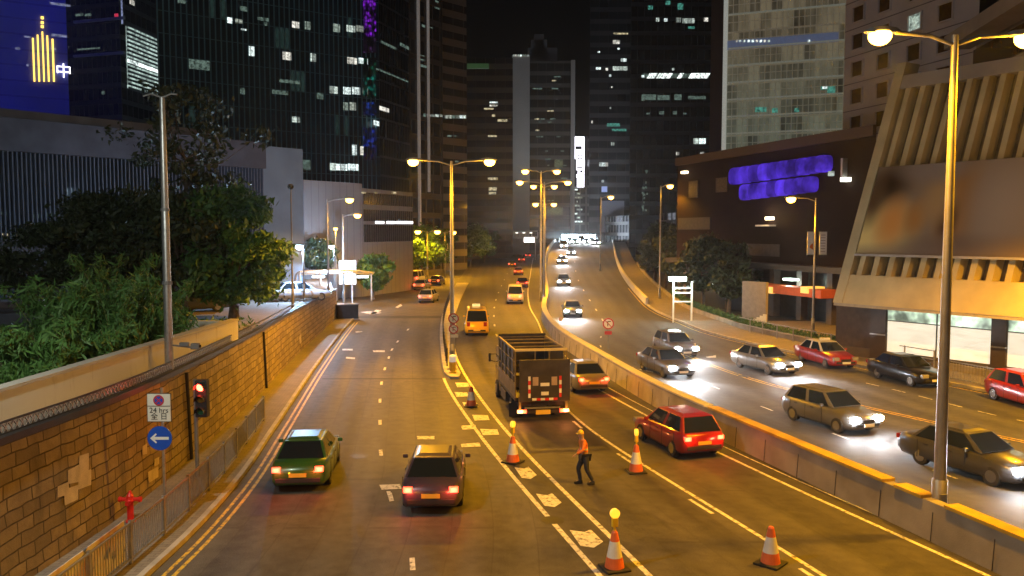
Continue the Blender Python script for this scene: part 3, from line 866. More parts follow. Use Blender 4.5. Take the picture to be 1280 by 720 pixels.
# traffic signals
def signal(label, base, H, hx, state, s=1.0, name='traffic_light', z0=0.13, side=1, power=9):
    r = empty(name, (base[0], base[1], z0), 0, label, 'traffic light')
    MB().cyl((0,0,0),(0,0,H),.055*s,n=10).build('pole', M['pole_d'], r)
    MB().bar((0,0,H-.25*s),(hx,-.05,H-.25*s),.04).bar((0,0,H-.85*s),(hx,-.05,H-.85*s),.04).build('bracket', M['dark'], r)
    hd = MB().box((hx,-.1,H-.5*s),(.32*s,.24*s,1.0*s)).build('signal_head', M['dark'], r, bevel=.03)
    for i, c in enumerate(('red','amber','green')):
        z = H-.5*s+(.32-.32*i)*s
        on = state == c
        mm = glow('lit_'+c, {'red':(1,.04,.02),'amber':(1,.5,.05),'green':(.1,1,.5)}[c], 25) if on else mat('unlit_'+c, {'red':(.12,.01,.01),'amber':(.12,.07,.01),'green':(.01,.08,.04)}[c], .3, var=0)
        ln = MB().cyl((hx,-.1-.12*s,z),(hx,-.1-.15*s,z),.11*s,.09*s,16).build('lens', mm, hd)
        vs = MB(); rings = []
        for yy_, sh in ((-.1-.12*s,0),(-.1-.3*s,-.02)):
            rings.append([(hx+.13*s*math.cos(t_), yy_, z+.13*s*math.sin(t_)+sh) for t_ in [math.pi*(-.1+1.2*j/10) for j in range(11)]])
        for j in range(10): vs.face([rings[0][j],rings[0][j+1],rings[1][j+1],rings[1][j]])
        vs.build('visor', M['dark'], ln, fix=False)
        if on: point(hd, (hx,-.1-.42*s,z), power, {'red':(1,.06,.03),'amber':(1,.5,.1),'green':(.2,1,.6)}[c], .06, 'signal_glow')
    return r
b = P(247, 596, .13); tz = PY(247, 476, b.y).z
signal('traffic light showing red on the left pavement before the stone wall', (b.x, b.y), tz-.13+.05, 10*b.y/FPX, 'red', 1.25*.95)
for (px_, py_, Yq, st, lab) in ((491,340,150,'red','small distant traffic light showing red before the grey building'),(504,338,152,'green','small distant traffic light showing green before the grey building')):
    q = PY(px_, py_, Yq); signal(lab, (q.x, Yq), q.z+.5, 0.0, st, 1.3, power=20, z0=0)

# hydrant
hb = P(152, 652, .13)
hy = empty('fire_hydrant', (hb.x+.25, hb.y, .13), 0, 'red fire hydrant against the foot of the stone wall', 'hydrant')
MB().lathe([(.13,0),(.13,.05),(.085,.07),(.085,.55),(.13,.57),(.13,.6),(.1,.63),(.095,.72),(.05,.8),(.03,.86)],n=16).build('barrel', M['red'], hy, smooth=False)
MB().cyl((-.26,0,.62),(.26,0,.62),.055,n=12).cyl((-.3,0,.62),(-.24,0,.62),.075,n=12).cyl((.24,0,.62),(.3,0,.62),.075,n=12).cyl((0,-.2,.55),(0,0,.55),.06,n=12).build('outlet', M['red'], hy)

# round sign pair on the nib, with lit bollard
def disc_sign(parent, c, r, sym='no_left', back=False):
    d = MB().cyl((c[0],c[1],c[2]),(c[0],c[1]-.02,c[2]),r,n=28).build('sign_disc', M['wht'], parent)
    ringm((c[0],c[2]), r*.78, r, c[1]-.024).build('red_ring', M['signred'], d, fix=False)
    mb = MB(); mb.box((c[0],c[1]-.026,c[2]),(r*.14,.003,r*1.7),M=Matrix.Rotation(R(-45),3,'Y')).build('slash', M['signred'], d, fix=False)
    mb = MB(); mb.box((c[0]-r*.1,c[1]-.023,c[2]),(r*.14,.003,r*.9)).box((c[0]+r*.15,c[1]-.0235,c[2]+r*.38),(r*.6,.003,r*.14)).build('symbol', M['black_ink'], d, fix=False)
    return d
Yn = APEX+1.6; bn_ = PY(567, 440, Yn)
sn = empty('sign_post', (bn_.x+.05, Yn, .15), 0, 'post with two round red-ringed signs on the tip of the median island', 'road sign')
MB().cyl((0,0,0),(0,0,3.2),.04).build('pole', M['steel'], sn)
for yy_, rr, pp in ((398,.30,-.06),(411,.27,-.06)):
    q = PY(567, yy_, Yn); disc_sign(sn, (q.x-bn_.x-.05, pp, q.z-.15), rr)
q = PY(567, 420, Yn); MB().box((0,-.05,q.z-.15),(.42,.02,.16)).build('small_plate', M['wht'], sn, bevel=.004)
Yb = APEX+.9; bb = P(566, 466, .15)
bo = empty('traffic_bollard', (bb.x, bb.y, .15), 0, 'white topped yellow keep-left bollard on the nib of the median', 'bollard')
MB().lathe([(.2,0),(.21,.06),(.16,.12),(.2,.55),(.2,.62)],n=16).build('shell', M['yel'], bo, smooth=False)
MB().lathe([(.2,0),(.2,.3),(.16,.38),(.05,.41)],c=(0,0,.62),n=16).build('top', mat('white_bollard_top',(.8,.78,.75),emit=(1,.9,.8),estr=.25,var=0), bo)
# thin sign on the right median seen from behind / front
for (px_, pyc, pyb, r, lab) in ((760,404.5,446,.34,'round red-ringed sign on a thin post along the median barrier'),(701,399,409,.16,'little round sign on the barrier beyond the oncoming cars')):
    B = P(px_, pyb-9, 1.0); q = PY(px_, pyc, B.y)
    s = empty('median_sign', (B.x, B.y, 1.05), 0, lab, 'road sign')
    MB().cyl((0,0,-.05),(0,0,q.z-1.05+r),.03).build('pole', M['pole_d'], s)
    disc_sign(s, (0,-.04,q.z-1.05), r)
    if r > .3: MB().box((0,-.05,q.z-1.05-.55),(.42,.02,.2)).build('small_plate', M['signred'], s)
# lit map board left
q = [PY(424,326,97), PY(445,355,97)]
w, h = q[1].x-q[0].x, q[0].z-q[1].z; c = (q[0]+q[1])/2
ib = empty('information_board', (c.x, 97, 0), 0, 'lit white and blue information board on two posts by the junction', 'information board')
MB().box((0,0,c.z),(w+.12,.16,h+.12)).build('frame', M['steel'], ib)
bf = MB().box((0,-.09,c.z),(w,.02,h)).build('lit_face', glow('lit_panel_white',(.95,.97,1.0),3.0), ib)
MB().box((w*.27,-.105,c.z+h*.28),(w*.42,.006,h*.36)).box((-w*.43,-.105,c.z+h*.2),(w*.1,.006,h*.5)).box((0,-.106,c.z+h*.03),(w*.98,.006,h*.06)).build('blue_patch', glow('lit_panel_blue',(.08,.2,.9),1.6), bf)
MB().box((-w*.05,-.106,c.z+h*.0),(w*.2,.006,h*.07)).box((w*.3,-.106,c.z+h*-.02),(w*.25,.006,h*.08)).build('dark_print', M['black_ink'], bf)
for dx in (-w*.25, w*.25): MB().cyl((dx,0,0),(dx,0,c.z-h/2),.07).build('post', M['wht'], ib)
# dark kerbside cabinet near the wall end
q = P(434, 399, 0)
cb = empty('roadside_cabinet', (q.x, q.y, .0), R(20), 'low dark roadside cabinet at the far end of the stone wall', 'cabinet')
MB().box((0,0,.7),(1.9,1.1,1.3)).build('body', M['dark'], cb, bevel=.04)
MB().box((0,0,1.39),(2.05,1.25,.08)).build('lid', M['pole_d'], cb); MB().box((0,0,.03),(2.1,1.3,.1)).build('plinth', M['kerb'], cb)

# traffic cones
def cone_proto():
    r = empty('traffic_cone')
    MB().box((0,0,.025),(.62,.62,.05)).build('base', M['black'], r, bevel=.02)
    MB().lathe([(.235,.05),(.19,.3)],n=20).build('lower_cone', M['or'], r)
    MB().lathe([(.188,.3),(.115,.68)],n=20).build('white_sleeve', M['wht2'], r)
    MB().lathe([(.113,.68),(.075,.88),(.05,.92)],n=20).build('tip', M['or'], r)
    return r
M['or'] = mat('orange_plastic',(.75,.16,.05),.45,var=.15); M['wht2'] = mat('white_sleeve',(.8,.79,.78),.35,var=.1)
cn = cone_proto()
def cone_lamp(r, lit):
    a = MB().cyl((0,0,.9),(0,0,1.08),.03).box((0,0,1.13),(.14,.1,.22)).build('beacon_body', M['yel'], r, bevel=.01)
    MB().cyl((0,-.045,1.34),(0,.045,1.34),.115,n=18).build('beacon_lens', glow('amber_beacon',(1,.5,.02),1.6), a)
specs = [((768,711),True,'large cone with a yellow beacon at the bottom of the hatched nib'),
         ((641,578),True,'cone with a yellow beacon beside the chevrons, behind the truck'),
         ((795,590),True,'cone with a yellow beacon on the solid lane line right of the worker'),
         ((963,705),False,'beaconless cone on the lane line near the bottom right'),
         ((589,508),False,'small distant cone at the top of the chevrons left of the truck')]
spares = []; cones = []
for i, (p, lamp_, lab) in enumerate(specs):
    c = cn if i == 0 else copy_tree(spares[0])
    if i == 0: spares.append(cn)
    cones.append(c)
    q = P(*p); c.location = (q.x, q.y, .006); c.rotation_euler.z = .3+.7*i
    tag(c, lab, 'traffic cone', 'traffic cones round the worksite')
for (p, lamp_, lab), c in zip(specs, cones):
    if lamp_: cone_lamp(c, True)

# sign board with stop text near the far junction, ladder-like gate, small things right
q = PY(556, 309, 148)
sb = empty('sign_board', (q.x+.1, 148, 0), 0, 'small pale sign board on the far pole above the junction trees', 'road sign')
MB().cyl((0,0,0),(0,0,q.z),.08).build('pole', M['steel'], sb); MB().box((0,-.12,q.z),(1.0,.05,1.2)).build('board', M['wht'], sb)
# ---------------------------------------------------------------- vehicles
M['tail'] = glow('tail_lamp_glow', (1.0,.035,.012), 7); M['tail_or'] = glow('tail_lamp_orange', (1.0,.16,.02), 14)
M['headl'] = glow('head_lamp_glow', (.93,.96,1.0), 260)
M['lampoff'] = mat('unlit_lamp_glass', (.5,.5,.5), .15, .4, var=0)
M['tailoff'] = mat('unlit_tail_glass', (.3,.02,.02), .2, var=0)
M['plate_y'] = mat('yellow_plate', (.75,.5,.05), .5, var=0); M['plate_w'] = mat('white_plate', (.7,.7,.68), .5, var=0)
def car_paint(n, c): return mat('car_paint_'+n, c, .28, .1, var=.05, scale=1.5, coat=.6)
SHAPES = dict(
 # (y from the nose, half width, z low, z top) of the lower body; greenhouse: base y0,y1, roof y0,y1, z0, z1, half widths
 saloon=dict(L=4.6, body=[(0,.62,.35,.58),(.12,.78,.24,.68),(.6,.86,.2,.8),(1.25,.88,.2,.9),(2.2,.89,.2,.93),(3.3,.89,.2,.95),(3.85,.87,.2,.97),(4.4,.8,.25,.95),(4.6,.7,.36,.78)],
             gh=(1.2,4.0,1.95,3.4,.92,1.43,.80,.6), wheels=(.82,3.5), r=.31),
 hatch=dict(L=4.1, body=[(0,.62,.35,.6),(.12,.78,.24,.72),(.6,.84,.2,.84),(1.15,.86,.2,.93),(2.2,.87,.2,.97),(3.3,.87,.2,1.0),(3.85,.85,.22,1.02),(4.1,.76,.36,.9)],
             gh=(1.05,3.98,1.75,3.6,.95,1.5,.79,.62), wheels=(.78,3.3), r=.31),
 van=dict(L=5.0, body=[(0,.72,.35,.75),(.1,.84,.26,.95),(.45,.9,.22,1.08),(.9,.92,.22,1.14),(2.5,.93,.22,1.16),(4.7,.93,.22,1.16),(5.0,.86,.34,1.12)],
             gh=(.5,4.97,1.25,4.85,1.12,2.05,.88,.74), wheels=(.95,3.95), r=.34),
)
def car(label, loc, heading, style, paint_, roof=None, lamps='off', cat='car', name='parked_car', sign=None, beam=0, zrot=None, tailpow=0, lower=None, group=None, plate='plate_y'):
    """loc = ground point under the nose-to-tail middle; heading = unit vector of the nose"""
    S = SHAPES[style]; L = S['L']
    ang = math.atan2(heading[1], heading[0]) - math.pi/2
    r = empty(name, loc, ang, label, cat, group)
    Yf = lambda y: L/2 - y         # nose at +Y
    rings = []
    for y, w, z0, z1 in S['body']:
        zm = z0+(z1-z0)*.55
        rings.append([(-w*.9,Yf(y),z0),(-w,Yf(y),z0+.12),(-w*1.0,Yf(y),zm),(-w*.97,Yf(y),z1-.07),(-w*.88,Yf(y),z1),
                      (w*.88,Yf(y),z1),(w*.97,Yf(y),z1-.07),(w*1.0,Yf(y),zm),(w,Yf(y),z0+.12),(w*.9,Yf(y),z0)])
    body = MB().loft(rings).build('body', paint_, r)
    for p in body.data.polygons: p.use_smooth = True
    cut = MB()
    for wy in S['wheels']:
        for s in (-1, 1): cut.cyl((s*.6,Yf(wy),S['r']),(s*1.2,Yf(wy),S['r']),S['r']*1.22,n=24)
    co = cut.build('cutter', M['black'])
    md = body.modifiers.new('cut', 'BOOLEAN'); md.object = co; md.solver = 'EXACT'
    co.hide_render = True
    bpy.context.view_layer.update()
    dg = bpy.context.evaluated_depsgraph_get(); dg.update()
    me = bpy.data.meshes.new_from_object(body.evaluated_get(dg)); body.modifiers.clear(); body.data = me
    body.data.materials.clear(); body.data.materials.append(paint_)
    bpy.data.objects.remove(co)
    # greenhouse
    b0, b1, t0, t1, z0, z1, wb, wt = S['gh']
    def gx(y, z, s):    # side surface
        return s*(wb+(wt-wb)*(z-z0)/(z1-z0))
    V = [(-wb,Yf(b0),z0),(wb,Yf(b0),z0),(wb,Yf(b1),z0),(-wb,Yf(b1),z0),(-wt,Yf(t0),z1-.03),(wt,Yf(t0),z1-.03),(wt,Yf(t1),z1-.03),(-wt,Yf(t1),z1-.03)]
    cabin = MB().poly(V, [(0,1,2,3)[::-1],(4,5,6,7),(0,1,5,4),(1,2,6,5),(2,3,7,6),(3,0,4,7)]).build('cabin', roof or paint_, r, bevel=.05)
    ym = (t0+t1)/2; RL_ = MB().loft([[(-wt*.86,Yf(t0+.1),z1-.028),(wt*.86,Yf(t0+.1),z1-.028),(wt*.86,Yf(t1-.1),z1-.028),(-wt*.86,Yf(t1-.1),z1-.028)],
                                       [(-wt*.7,Yf(t0+.3),z1+.02),(wt*.7,Yf(t0+.3),z1+.02),(wt*.7,Yf(t1-.3),z1+.02),(-wt*.7,Yf(t1-.3),z1+.02)]]).build('roof', roof or paint_, r)
    if roof:
        MB().box((0,Yf(ym),z1-.025),(wt*2.0,(t1-t0)*.98,.02)).build('roof_skin', roof, RL_)
    G = M['glass']
    def quad(nm, a, b, c, d, push):
        pts = [Vector(p) for p in (a,b,c,d)]; ce = sum(pts, Vector())/4
        n = (pts[1]-pts[0]).cross(pts[3]-pts[0]).normalized()
        if n.dot(ce-Vector((0,Yf(ym),1.0))) < 0: n = -n
        pts = [ce+(p-ce)*.9+n*push for p in pts]
        q = MB().face(pts); o = q.build(nm, G, r, fix=False); return o
    quad('windscreen', V[0], V[1], V[5], V[4], .006)
    quad('rear_window', V[3], V[2], V[6], V[7], .006)
    for s, (a, b, c, d) in ((-1,(V[0],V[3],V[7],V[4])),(1,(V[1],V[2],V[6],V[5]))):
        a, b, c, d = map(Vector, (a,b,c,d)); k = .5
        quad('side_window', a.lerp(b,.06), a.lerp(b,k-.015), d.lerp(c,k-.015), d.lerp(c,.02), .008)
        quad('side_window', a.lerp(b,k+.015), a.lerp(b,.94), d.lerp(c,.97), d.lerp(c,k+.015), .008)
    for wy in S['wheels']:
        for s in (-1, 1):
            w_ = MB().cyl((s*.68,Yf(wy),S['r']),(s*.87,Yf(wy),S['r']),S['r'],n=22).build('wheel', M['black'], r, bevel=.02)
            rim = MB().cyl((s*.865,Yf(wy),S['r']),(s*.882,Yf(wy),S['r']),S['r']*.62,n=18).build('rim', M['chrome'], w_)
    # sills, bumpers, grille
    fb = S['body'][1]; rb = S['body'][-2]
    MB().box((0,Yf(.03),.42),(1.2,.1,.12)).build('front_bumper', M['black'] if style != 'van' else M['wht'], r, bevel=.02)
    MB().box((0,Yf(L-.03),.45),(1.35,.1,.14)).build('rear_bumper', M['black'], r, bevel=.02)
    MB().box((0,Yf(.0)+.01,.56),(.62,.05,.13)).build('grille', M['dark'], r)
    zt = .64 if style != 'van' else .8; zr = .78 if style != 'van' else .95
    for s in (-1, 1):
        on = lamps in ('head','all')
        hl = MB().box((s*.6,Yf(.06),zt),(.36,.18,.19)).build('headlight', M['headl'] if on else M['lampoff'], r, bevel=.02)
        if beam and on:
            l = bpy.data.lights.new('beam','SPOT'); l.energy = beam; l.color = (.95,.97,1.0); l.spot_size = R(75); l.spot_blend = .8; l.shadow_soft_size = .08
            lo = bpy.data.objects.new('beam', l); COL.objects.link(lo); lo.parent = hl; lo.location = (s*.6,Yf(-.12),zt); lo.rotation_euler = (R(84),0,0)
        on = lamps in ('tail','all')
        tl = MB().box((s*.64,Yf(L-.05),zr),(.26,.12,.16 if style != 'van' else .34)).build('tail_light', (M['tail'] if on else M['tailoff']), r, bevel=.02)
        if on and tailpow: point(tl, (s*.64,Yf(L+.12),zr), tailpow, (1,.07,.03), .06, 'tail_glow')
        MB().box((s*.98,Yf(b0+.45),z0+.06),(.16,.1,.12)).build('wing_mirror', paint_, r, bevel=.02)
        for hy in (Yf(b0+1.1), Yf(b0+2.05)): MB().box((s*(S['body'][4][1]+.004),hy,z0-.14),(.02,.16,.03)).build('door_handle', M['dark'], r)
        for hy in (Yf(b0+.55), Yf(b0+1.5), Yf(b0+2.4)): MB().box((s*(S['body'][4][1]-.002),hy,.58),(.012,.015,.62)).build('door_seam', M['black'], r)
    MB().box((0,Yf(L-.0)-.028,.62 if style != 'van' else .5),(.52,.02,.12)).build('number_plate', M['plate_y'], r)
    MB().box((0,Yf(0)+.07,.42),(.52,.02,.12)).build('number_plate', M['plate_w'], r)
    if sign:
        sm = sign
        sgn = MB().box((0,Yf(t0+.35),z1+.1),(.62,.18,.16)).build('roof_sign', sm, r, bevel=.02)
        text_mesh('taxi_lettering', 'TAXI', .15, M['signred'], sgn, (0,Yf(t0+.35)-.095,z1+.1))
    return r
def unit(x, y): l = math.hypot(x, y); return (x/l, y/l)
def dirf(f, Y, away=True):
    s = f.slope(Y); u = unit(s, 1); return u if away else (-u[0], -u[1])

# --- left carriageway, going away
car('dark green saloon with red tail lights in the lane beside the stone wall', (-6.75, 27.4, 0), dirf(K0, 27), 'saloon', car_paint('green',(.035,.11,.02)), lamps='tail', name='car', tailpow=14)
car('dark purple saloon with red tail lights in the middle of the left road', (-2.35, 25.4, 0), unit(-.03,1), 'saloon', car_paint('plum',(.06,.045,.075)), lamps='tail', name='car', tailpow=14)
for (px_, py_, lab, st, c) in ((534,379,'nearest of the red-lit cars bunched at the far left junction','hatch',(.3,.28,.25)),
                               (526,363,'silver car with red tail lights second in the bunch at the far left junction','saloon',(.4,.4,.4)),
                               (545,357,'dark car with red tail lights farthest right at the far left junction','saloon',(.03,.03,.03)),
                               (519,355,'white van with red tail lights farthest left at the far left junction','van',(.6,.6,.6))):
    q = P(px_, py_, .0); car(lab, (q.x, q.y+2, 0), unit(.12,1), st, car_paint('far%d'%py_, c), lamps='tail', name='car', tailpow=10, cat='car' if st != 'van' else 'van', group='cars queueing at the far left junction')
q = P(597, 421, 0)
taxi = car('boxy yellow taxi with a pale roof sign heading away down the middle road', (q.x-.2, q.y+2.6, 0), dirf(DL, 66), 'van', car_paint('yellow',(.85,.5,.01)), lamps='off', name='taxi', cat='taxi', sign=mat('lit_roof_sign',(.7,.7,.5),emit=(1,.8,.3),estr=.9,var=0))
# --- middle carriageway going away
car('grey car with orange-red tail lights right of the truck', (3.55, 43.05, 0), unit(-.22,1), 'saloon', car_paint('silver',(.2,.19,.18)), lamps='tail', name='car', tailpow=14)
car('red hatchback with lit tail lights beside the ledge of the barrier', (6.15, 31.0, 0), unit(-.31,1), 'hatch', car_paint('red',(.28,.012,.01)), lamps='tail', name='car', tailpow=14)
for (px_, py_, lab, st, c) in ((644,380,'white van with red tail lights up the middle road beyond the truck','van',(.6,.58,.55)),
                               (648,344,'red-lit car following others far up the middle road','saloon',(.3,.05,.04)),
                               (652,328,'grey far car with red tail lights, third beyond the truck','hatch',(.25,.25,.25)),
                               (654,316,'tiny farthest car with red tail lights up the middle road','saloon',(.2,.2,.2)),
                               (653,360,'small maroon car with red tail lights just ahead of the white van','hatch',(.12,.03,.03)),
                               (640,334,'black car with red tail lights in the left lane far beyond the white van','saloon',(.03,.03,.03)),
                               (660,322,'beige far car with red tail lights close to the median','hatch',(.3,.26,.2)),
                               (647,311,'very small far van with red tail lights just below the distant footbridge','van',(.2,.2,.2)),
                               (620,322,'dark unlit-looking car far up the left lane of the middle road','saloon',(.04,.05,.06))):
    q = P(px_, py_, 0); car(lab, (q.x, q.y+2, 0), unit(.0,1), st, car_paint('mid%d'%py_, c), lamps='tail' if px_ > 630 else 'off', name='car', tailpow=10, cat='van' if st == 'van' else 'car', group='cars far up the middle road')
# --- right carriageway oncoming
def oncoming(lab, front, f, st, c, beam=1100, cat='car', d=None, **k):
    L = SHAPES[st]['L']; u = d or dirf(f, front[1]+2, away=False)
    return car(lab, (front[0]-u[0]*L/2, front[1]-u[1]*L/2, rz(front[1]+L/2)), u, st, c, lamps='head', name='car', beam=beam, cat=cat, group='oncoming cars with headlights on', **k)
dR = unit(.33,-1)
oncoming('nearer of the oncoming cars beside the barrier sign, headlights blazing', (9.3, 45.2), BL, 'saloon', car_paint('w1',(0.08, 0.08, 0.085)), d=unit(.27,-1))
oncoming('oncoming grey hatchback just behind and right of the one by the barrier sign', (11.05, 52.6), BL, 'hatch', car_paint('w2',(0.1, 0.1, 0.11)), d=unit(.2,-1))
oncoming('lone oncoming grey saloon nearest the right kerb', (15.4, 46.2), RK, 'saloon', car_paint('w3',(0.16, 0.16, 0.16)), d=unit(.36,-1))
oncoming('oncoming dark hatchback with headlights on, left of the tall lamp pole', (14.0, 32.6), BL, 'hatch', car_paint('w4',(0.12, 0.12, 0.12)), d=unit(.42,-1))
oncoming('nearest oncoming car, with headlights on, at the right edge beyond the pole', (16.2, 25.6), BL, 'saloon', car_paint('w5',(0.05, 0.05, 0.055)), d=unit(.42,-1))
q = P(716, 394, .3)
oncoming('oncoming car with headlights on at the foot of the flyover ramp', (q.x, q.y), BL, 'saloon', car_paint('w6',(0.08, 0.08, 0.08)))
for (px_, zz, Yq, lab, st) in ((705,0,112,'oncoming car with headlights on partway up the ramp beside the median','hatch'),
                           (703,0,150,'oncoming car with headlights high on the ramp beside the median','saloon'),
                           (714,0,172,'oncoming dark car with headlights in the second lane high on the ramp','hatch'),
                           (712,0,238,'oncoming car peeping over the crest between the two leftmost ones','saloon'),
                           (727,0,240,'oncoming van peeping over the crest near its middle','van'),
                           (740,0,236,'oncoming car peeping over the crest right of its middle','saloon'),
                           (705,0,195,'leftmost oncoming car just below the bright crest','van'),
                           (719,0,222,'second oncoming car from the left on the bright crest','saloon'),
                           (733,0,226,'third oncoming car from the left on the bright crest','saloon'),
                           (746,0,215,'rightmost oncoming car on the bright crest','hatch')):
    x = PY(px_, 300, Yq).x
    oncoming(lab, (x, Yq), BL, st, car_paint('o%d'%px_, (.1,.1,.1)), beam=900, cat='van' if st == 'van' else 'car', d=unit(-.02,-1))
# --- right kerb: red and silver taxi, black car, red car
def at_px(pxl, pxr, py_l, py_r):
    a, b = P(pxl, py_l), P(pxr, py_r); return (a+b)/2, unit(b.x-a.x, b.y-a.y)
c_, d_ = at_px(1001, 1068, 447, 466)
car('red and silver taxi facing right along the far kerb', (c_.x, c_.y+.3, 0), d_, 'saloon', car_paint('taxired',(.32,.015,.012)), roof=car_paint('taxisilver',(.6,.6,.6)), lamps='off', name='taxi', cat='taxi', sign=mat('pale_roof_sign',(.7,.7,.6)))
c_, d_ = at_px(1094, 1180, 467, 489)
car('glossy black saloon at the kerb before the lit shop windows', (c_.x, c_.y+.3, 0), d_, 'saloon', car_paint('black',(.012,.012,.014)), lamps='off', name='parked_car')
c_, d_ = at_px(1254, 1330, 497, 519)
car('red car cut off by the right edge of the view', (c_.x, c_.y+.3, 0), d_, 'hatch', car_paint('red2',(.38,.025,.012)), lamps='off', name='parked_car')
# --- parked on the upper level, left
for (px_, py_, lab, c) in ((8,392,'pale car parked under the dark building at the left edge',(.35,.28,.28)),(240,392,'dark car parked beyond the shrubs by the planter',(.05,.055,.08)),(374,376,'silver car parked near the walkway shelter',(.4,.42,.48))):
    q = P(px_, py_, 2.8); car(lab, (q.x, q.y, 2.82 if q.y > 60 else wall_top(q.y)-.09), unit(1,.1 if px_ < 100 else .5), 'saloon', car_paint('pk%d'%px_, c), lamps='off', name='parked_car')

# ---------------------------------------------------------------- the truck with folded tail lift
u = unit(-.16, 1); rear = P(676, 529, 0)
ang = math.atan2(u[1], u[0]) - math.pi/2
L = 6.6; W = 2.25
tk = empty('truck', (rear.x+.05+u[0]*.2, rear.y+.2, 0), ang, 'dark open-framed lorry with a raised striped tail lift, stopped by the cones', 'truck')
M['tk'] = mat('truck_dark_paint',(.035,.03,.028),.5,.2,var=.3); M['tkf'] = mat('truck_yellow_frame',(.2,.15,.06),.5,.2,var=.3)
M['tarp'] = mat('lift_plate',(.04,.032,.028),.6,.2,var=.4,scale=2,bump=.2)
MB().box((-.4,L/2,.78),(.12,L,.2)).box((.4,L/2,.78),(.12,L,.2)).box((0,.1,.78),(2.0,.12,.16)).build('chassis', M['tk'], tk)
MB().box((0,2.35,1.0),(W,4.7,.12)).build('deck', M['tk'], tk)
for s in (-1, 1):
    MB().box((s*(W/2-.03),2.35,1.35),(.05,4.6,.6)).build('side_board', M['tkf'] if s < 0 else M['tk'], tk)
    fr = MB()
    for yy_ in (.05,.5,1.6,2.7,3.8,4.65): fr.bar((s*(W/2-.03),yy_,1.06),(s*(W/2-.03),yy_,3.05),.055)
    for zz in (1.95,2.55): fr.bar((s*(W/2-.03),.05,zz),(s*(W/2-.03),4.65,zz),.035)
    fr.bar((s*(W/2-.03),.05,3.05),(s*(W/2-.03),4.65,3.05),.08)
    fr.build('side_frame', M['tkf'], tk)
    MB().face([(s*(W/2-.06),.55,1.66),(s*(W/2-.06),4.6,1.66),(s*(W/2-.06),4.6,3.1),(s*(W/2-.06),.55,3.1)]).build('side_tarpaulin', M['tk'], tk, fix=False)
MB().bar((-W/2,.05,3.07),(W/2,.05,3.07),.1).build('rear_top_bar', mat('cream_bar',(.6,.5,.25),.5), tk)
rf = MB()
for yy_ in (1.2,2.4,3.6,4.65): rf.bar((-W/2,yy_,3.05),(W/2,yy_,3.05),.05)
rf.bar((-.25,.05,1.1),(-.25,.05,3.05),.04).bar((.35,.05,1.1),(.35,.05,3.05),.04); rf.build('roof_frame', M['tkf'], tk)
MB().box((0,4.72,2.1),(W,.06,2.2)).build('bulkhead', M['tk'], tk)
# load: folded stacks inside
for (x, y_, z_, w, d, h) in ((-.5,3.9,1.5,.9,1.2,.85),(.5,3.8,1.42,.9,1.3,.7),(0,2.6,1.35,1.6,.8,.55)): MB().box((x,y_,z_),(w,d,h)).build('cargo_box', M['tarp'], tk, bevel=.03)
# cab
prof = [(4.85,.62),(4.85,2.35),(5.0,2.5),(6.1,2.48),(6.4,2.2),(6.62,1.45),(6.68,1.0),(6.66,.5),(6.35,.42),(5.0,.42)]
cabm = car_paint('cab',(.3,.24,.12))
MB().loft([[(s*1.02,y_,z_) for y_, z_ in prof] for s in (-1,-.97,.97,1)]).build('cab', cabm, tk)
cb_ = tk
for s in (-1, 1):
    MB().box((s*1.03,5.75,1.75),(.02,.95,.6)).build('cab_window', M['glass'], tk)
    mm = MB().box((s*1.33,6.4,1.85),(.1,.16,.42)).build('wing_mirror', M['tk'], tk, bevel=.02)
    MB().bar((s*1.0,6.4,2.0),(s*1.33,6.4,2.0),.03).bar((s*1.0,6.4,1.6),(s*1.33,6.4,1.7),.03).build('mirror_arm', M['tk'], mm)
MB().poly([(-.92,6.63,1.5),(.92,6.63,1.5),(.9,6.42,2.22),(-.9,6.42,2.22)],[(0,1,2,3)]).build('windscreen', M['glass'], tk, fix=False)
MB().box((0,4.83,2.0),(1.2,.02,.45)).build('rear_window', M['glass'], tk)
for (wy, xs) in ((5.75,(1.0,)),(1.35,(1.0,.72))):
    for s in (-1, 1):
        for x in xs:
            w_ = MB().cyl((s*(x-.14),wy,.42),(s*(x+.1),wy,.42),.42,n=26).build('wheel', M['black'], tk, bevel=.03)
            MB().cyl((s*(x+.09),wy,.42),(s*(x+.12),wy,.42),.22,n=18).build('rim', M['steel'], w_)
    if wy < 3:
        for s in (-1, 1): MB().box((s*.9,1.35,.92),(.42,1.1,.04)).build('mudguard', M['tk'], tk)
for s in (-1, 1): MB().box((s*.98,3.3,.62),(.3,1.5,.42)).build('side_locker', M['tk'], tk, bevel=.02)
# raised lift platform
pz0, pz1 = .92, 2.68; pw = 2.15
pf = MB().box((.12,-.16,(pz0+pz1)/2),(pw,.1,pz1-pz0)).build('lift_platform', M['tarp'], tk, bevel=.012)
stripe_r, stripe_w = M['red'], M['wht']
for s in (-1, 1):
    for k_ in range(5):
        MB().box((.12+s*.66,-.216,1.9-k_*.18),(.1,.012,.178)).build('hazard_stripe', stripe_r if k_ % 2 == (0 if s > 0 else 1) else stripe_w, pf)
for k_ in range(6): MB().box((.12-.45+k_*.18,-.216,1.02),(.178,.012,.1)).build('hazard_stripe', stripe_w if k_ % 2 == 0 else stripe_r, pf)
for s in (-1, 1): MB().box((.12+s*.4,-.216,1.78),(.24,.012,.36)).build('reflector', mat('pinkish_reflector',(.4,.3,.25),.4,var=.1), pf)
MB().box((.12,-.216,1.64),(.38,.012,.14)).build('white_label', M['wht'], pf); MB().box((.12,-.216,1.26),(.32,.012,.15)).build('white_label', M['wht'], pf)
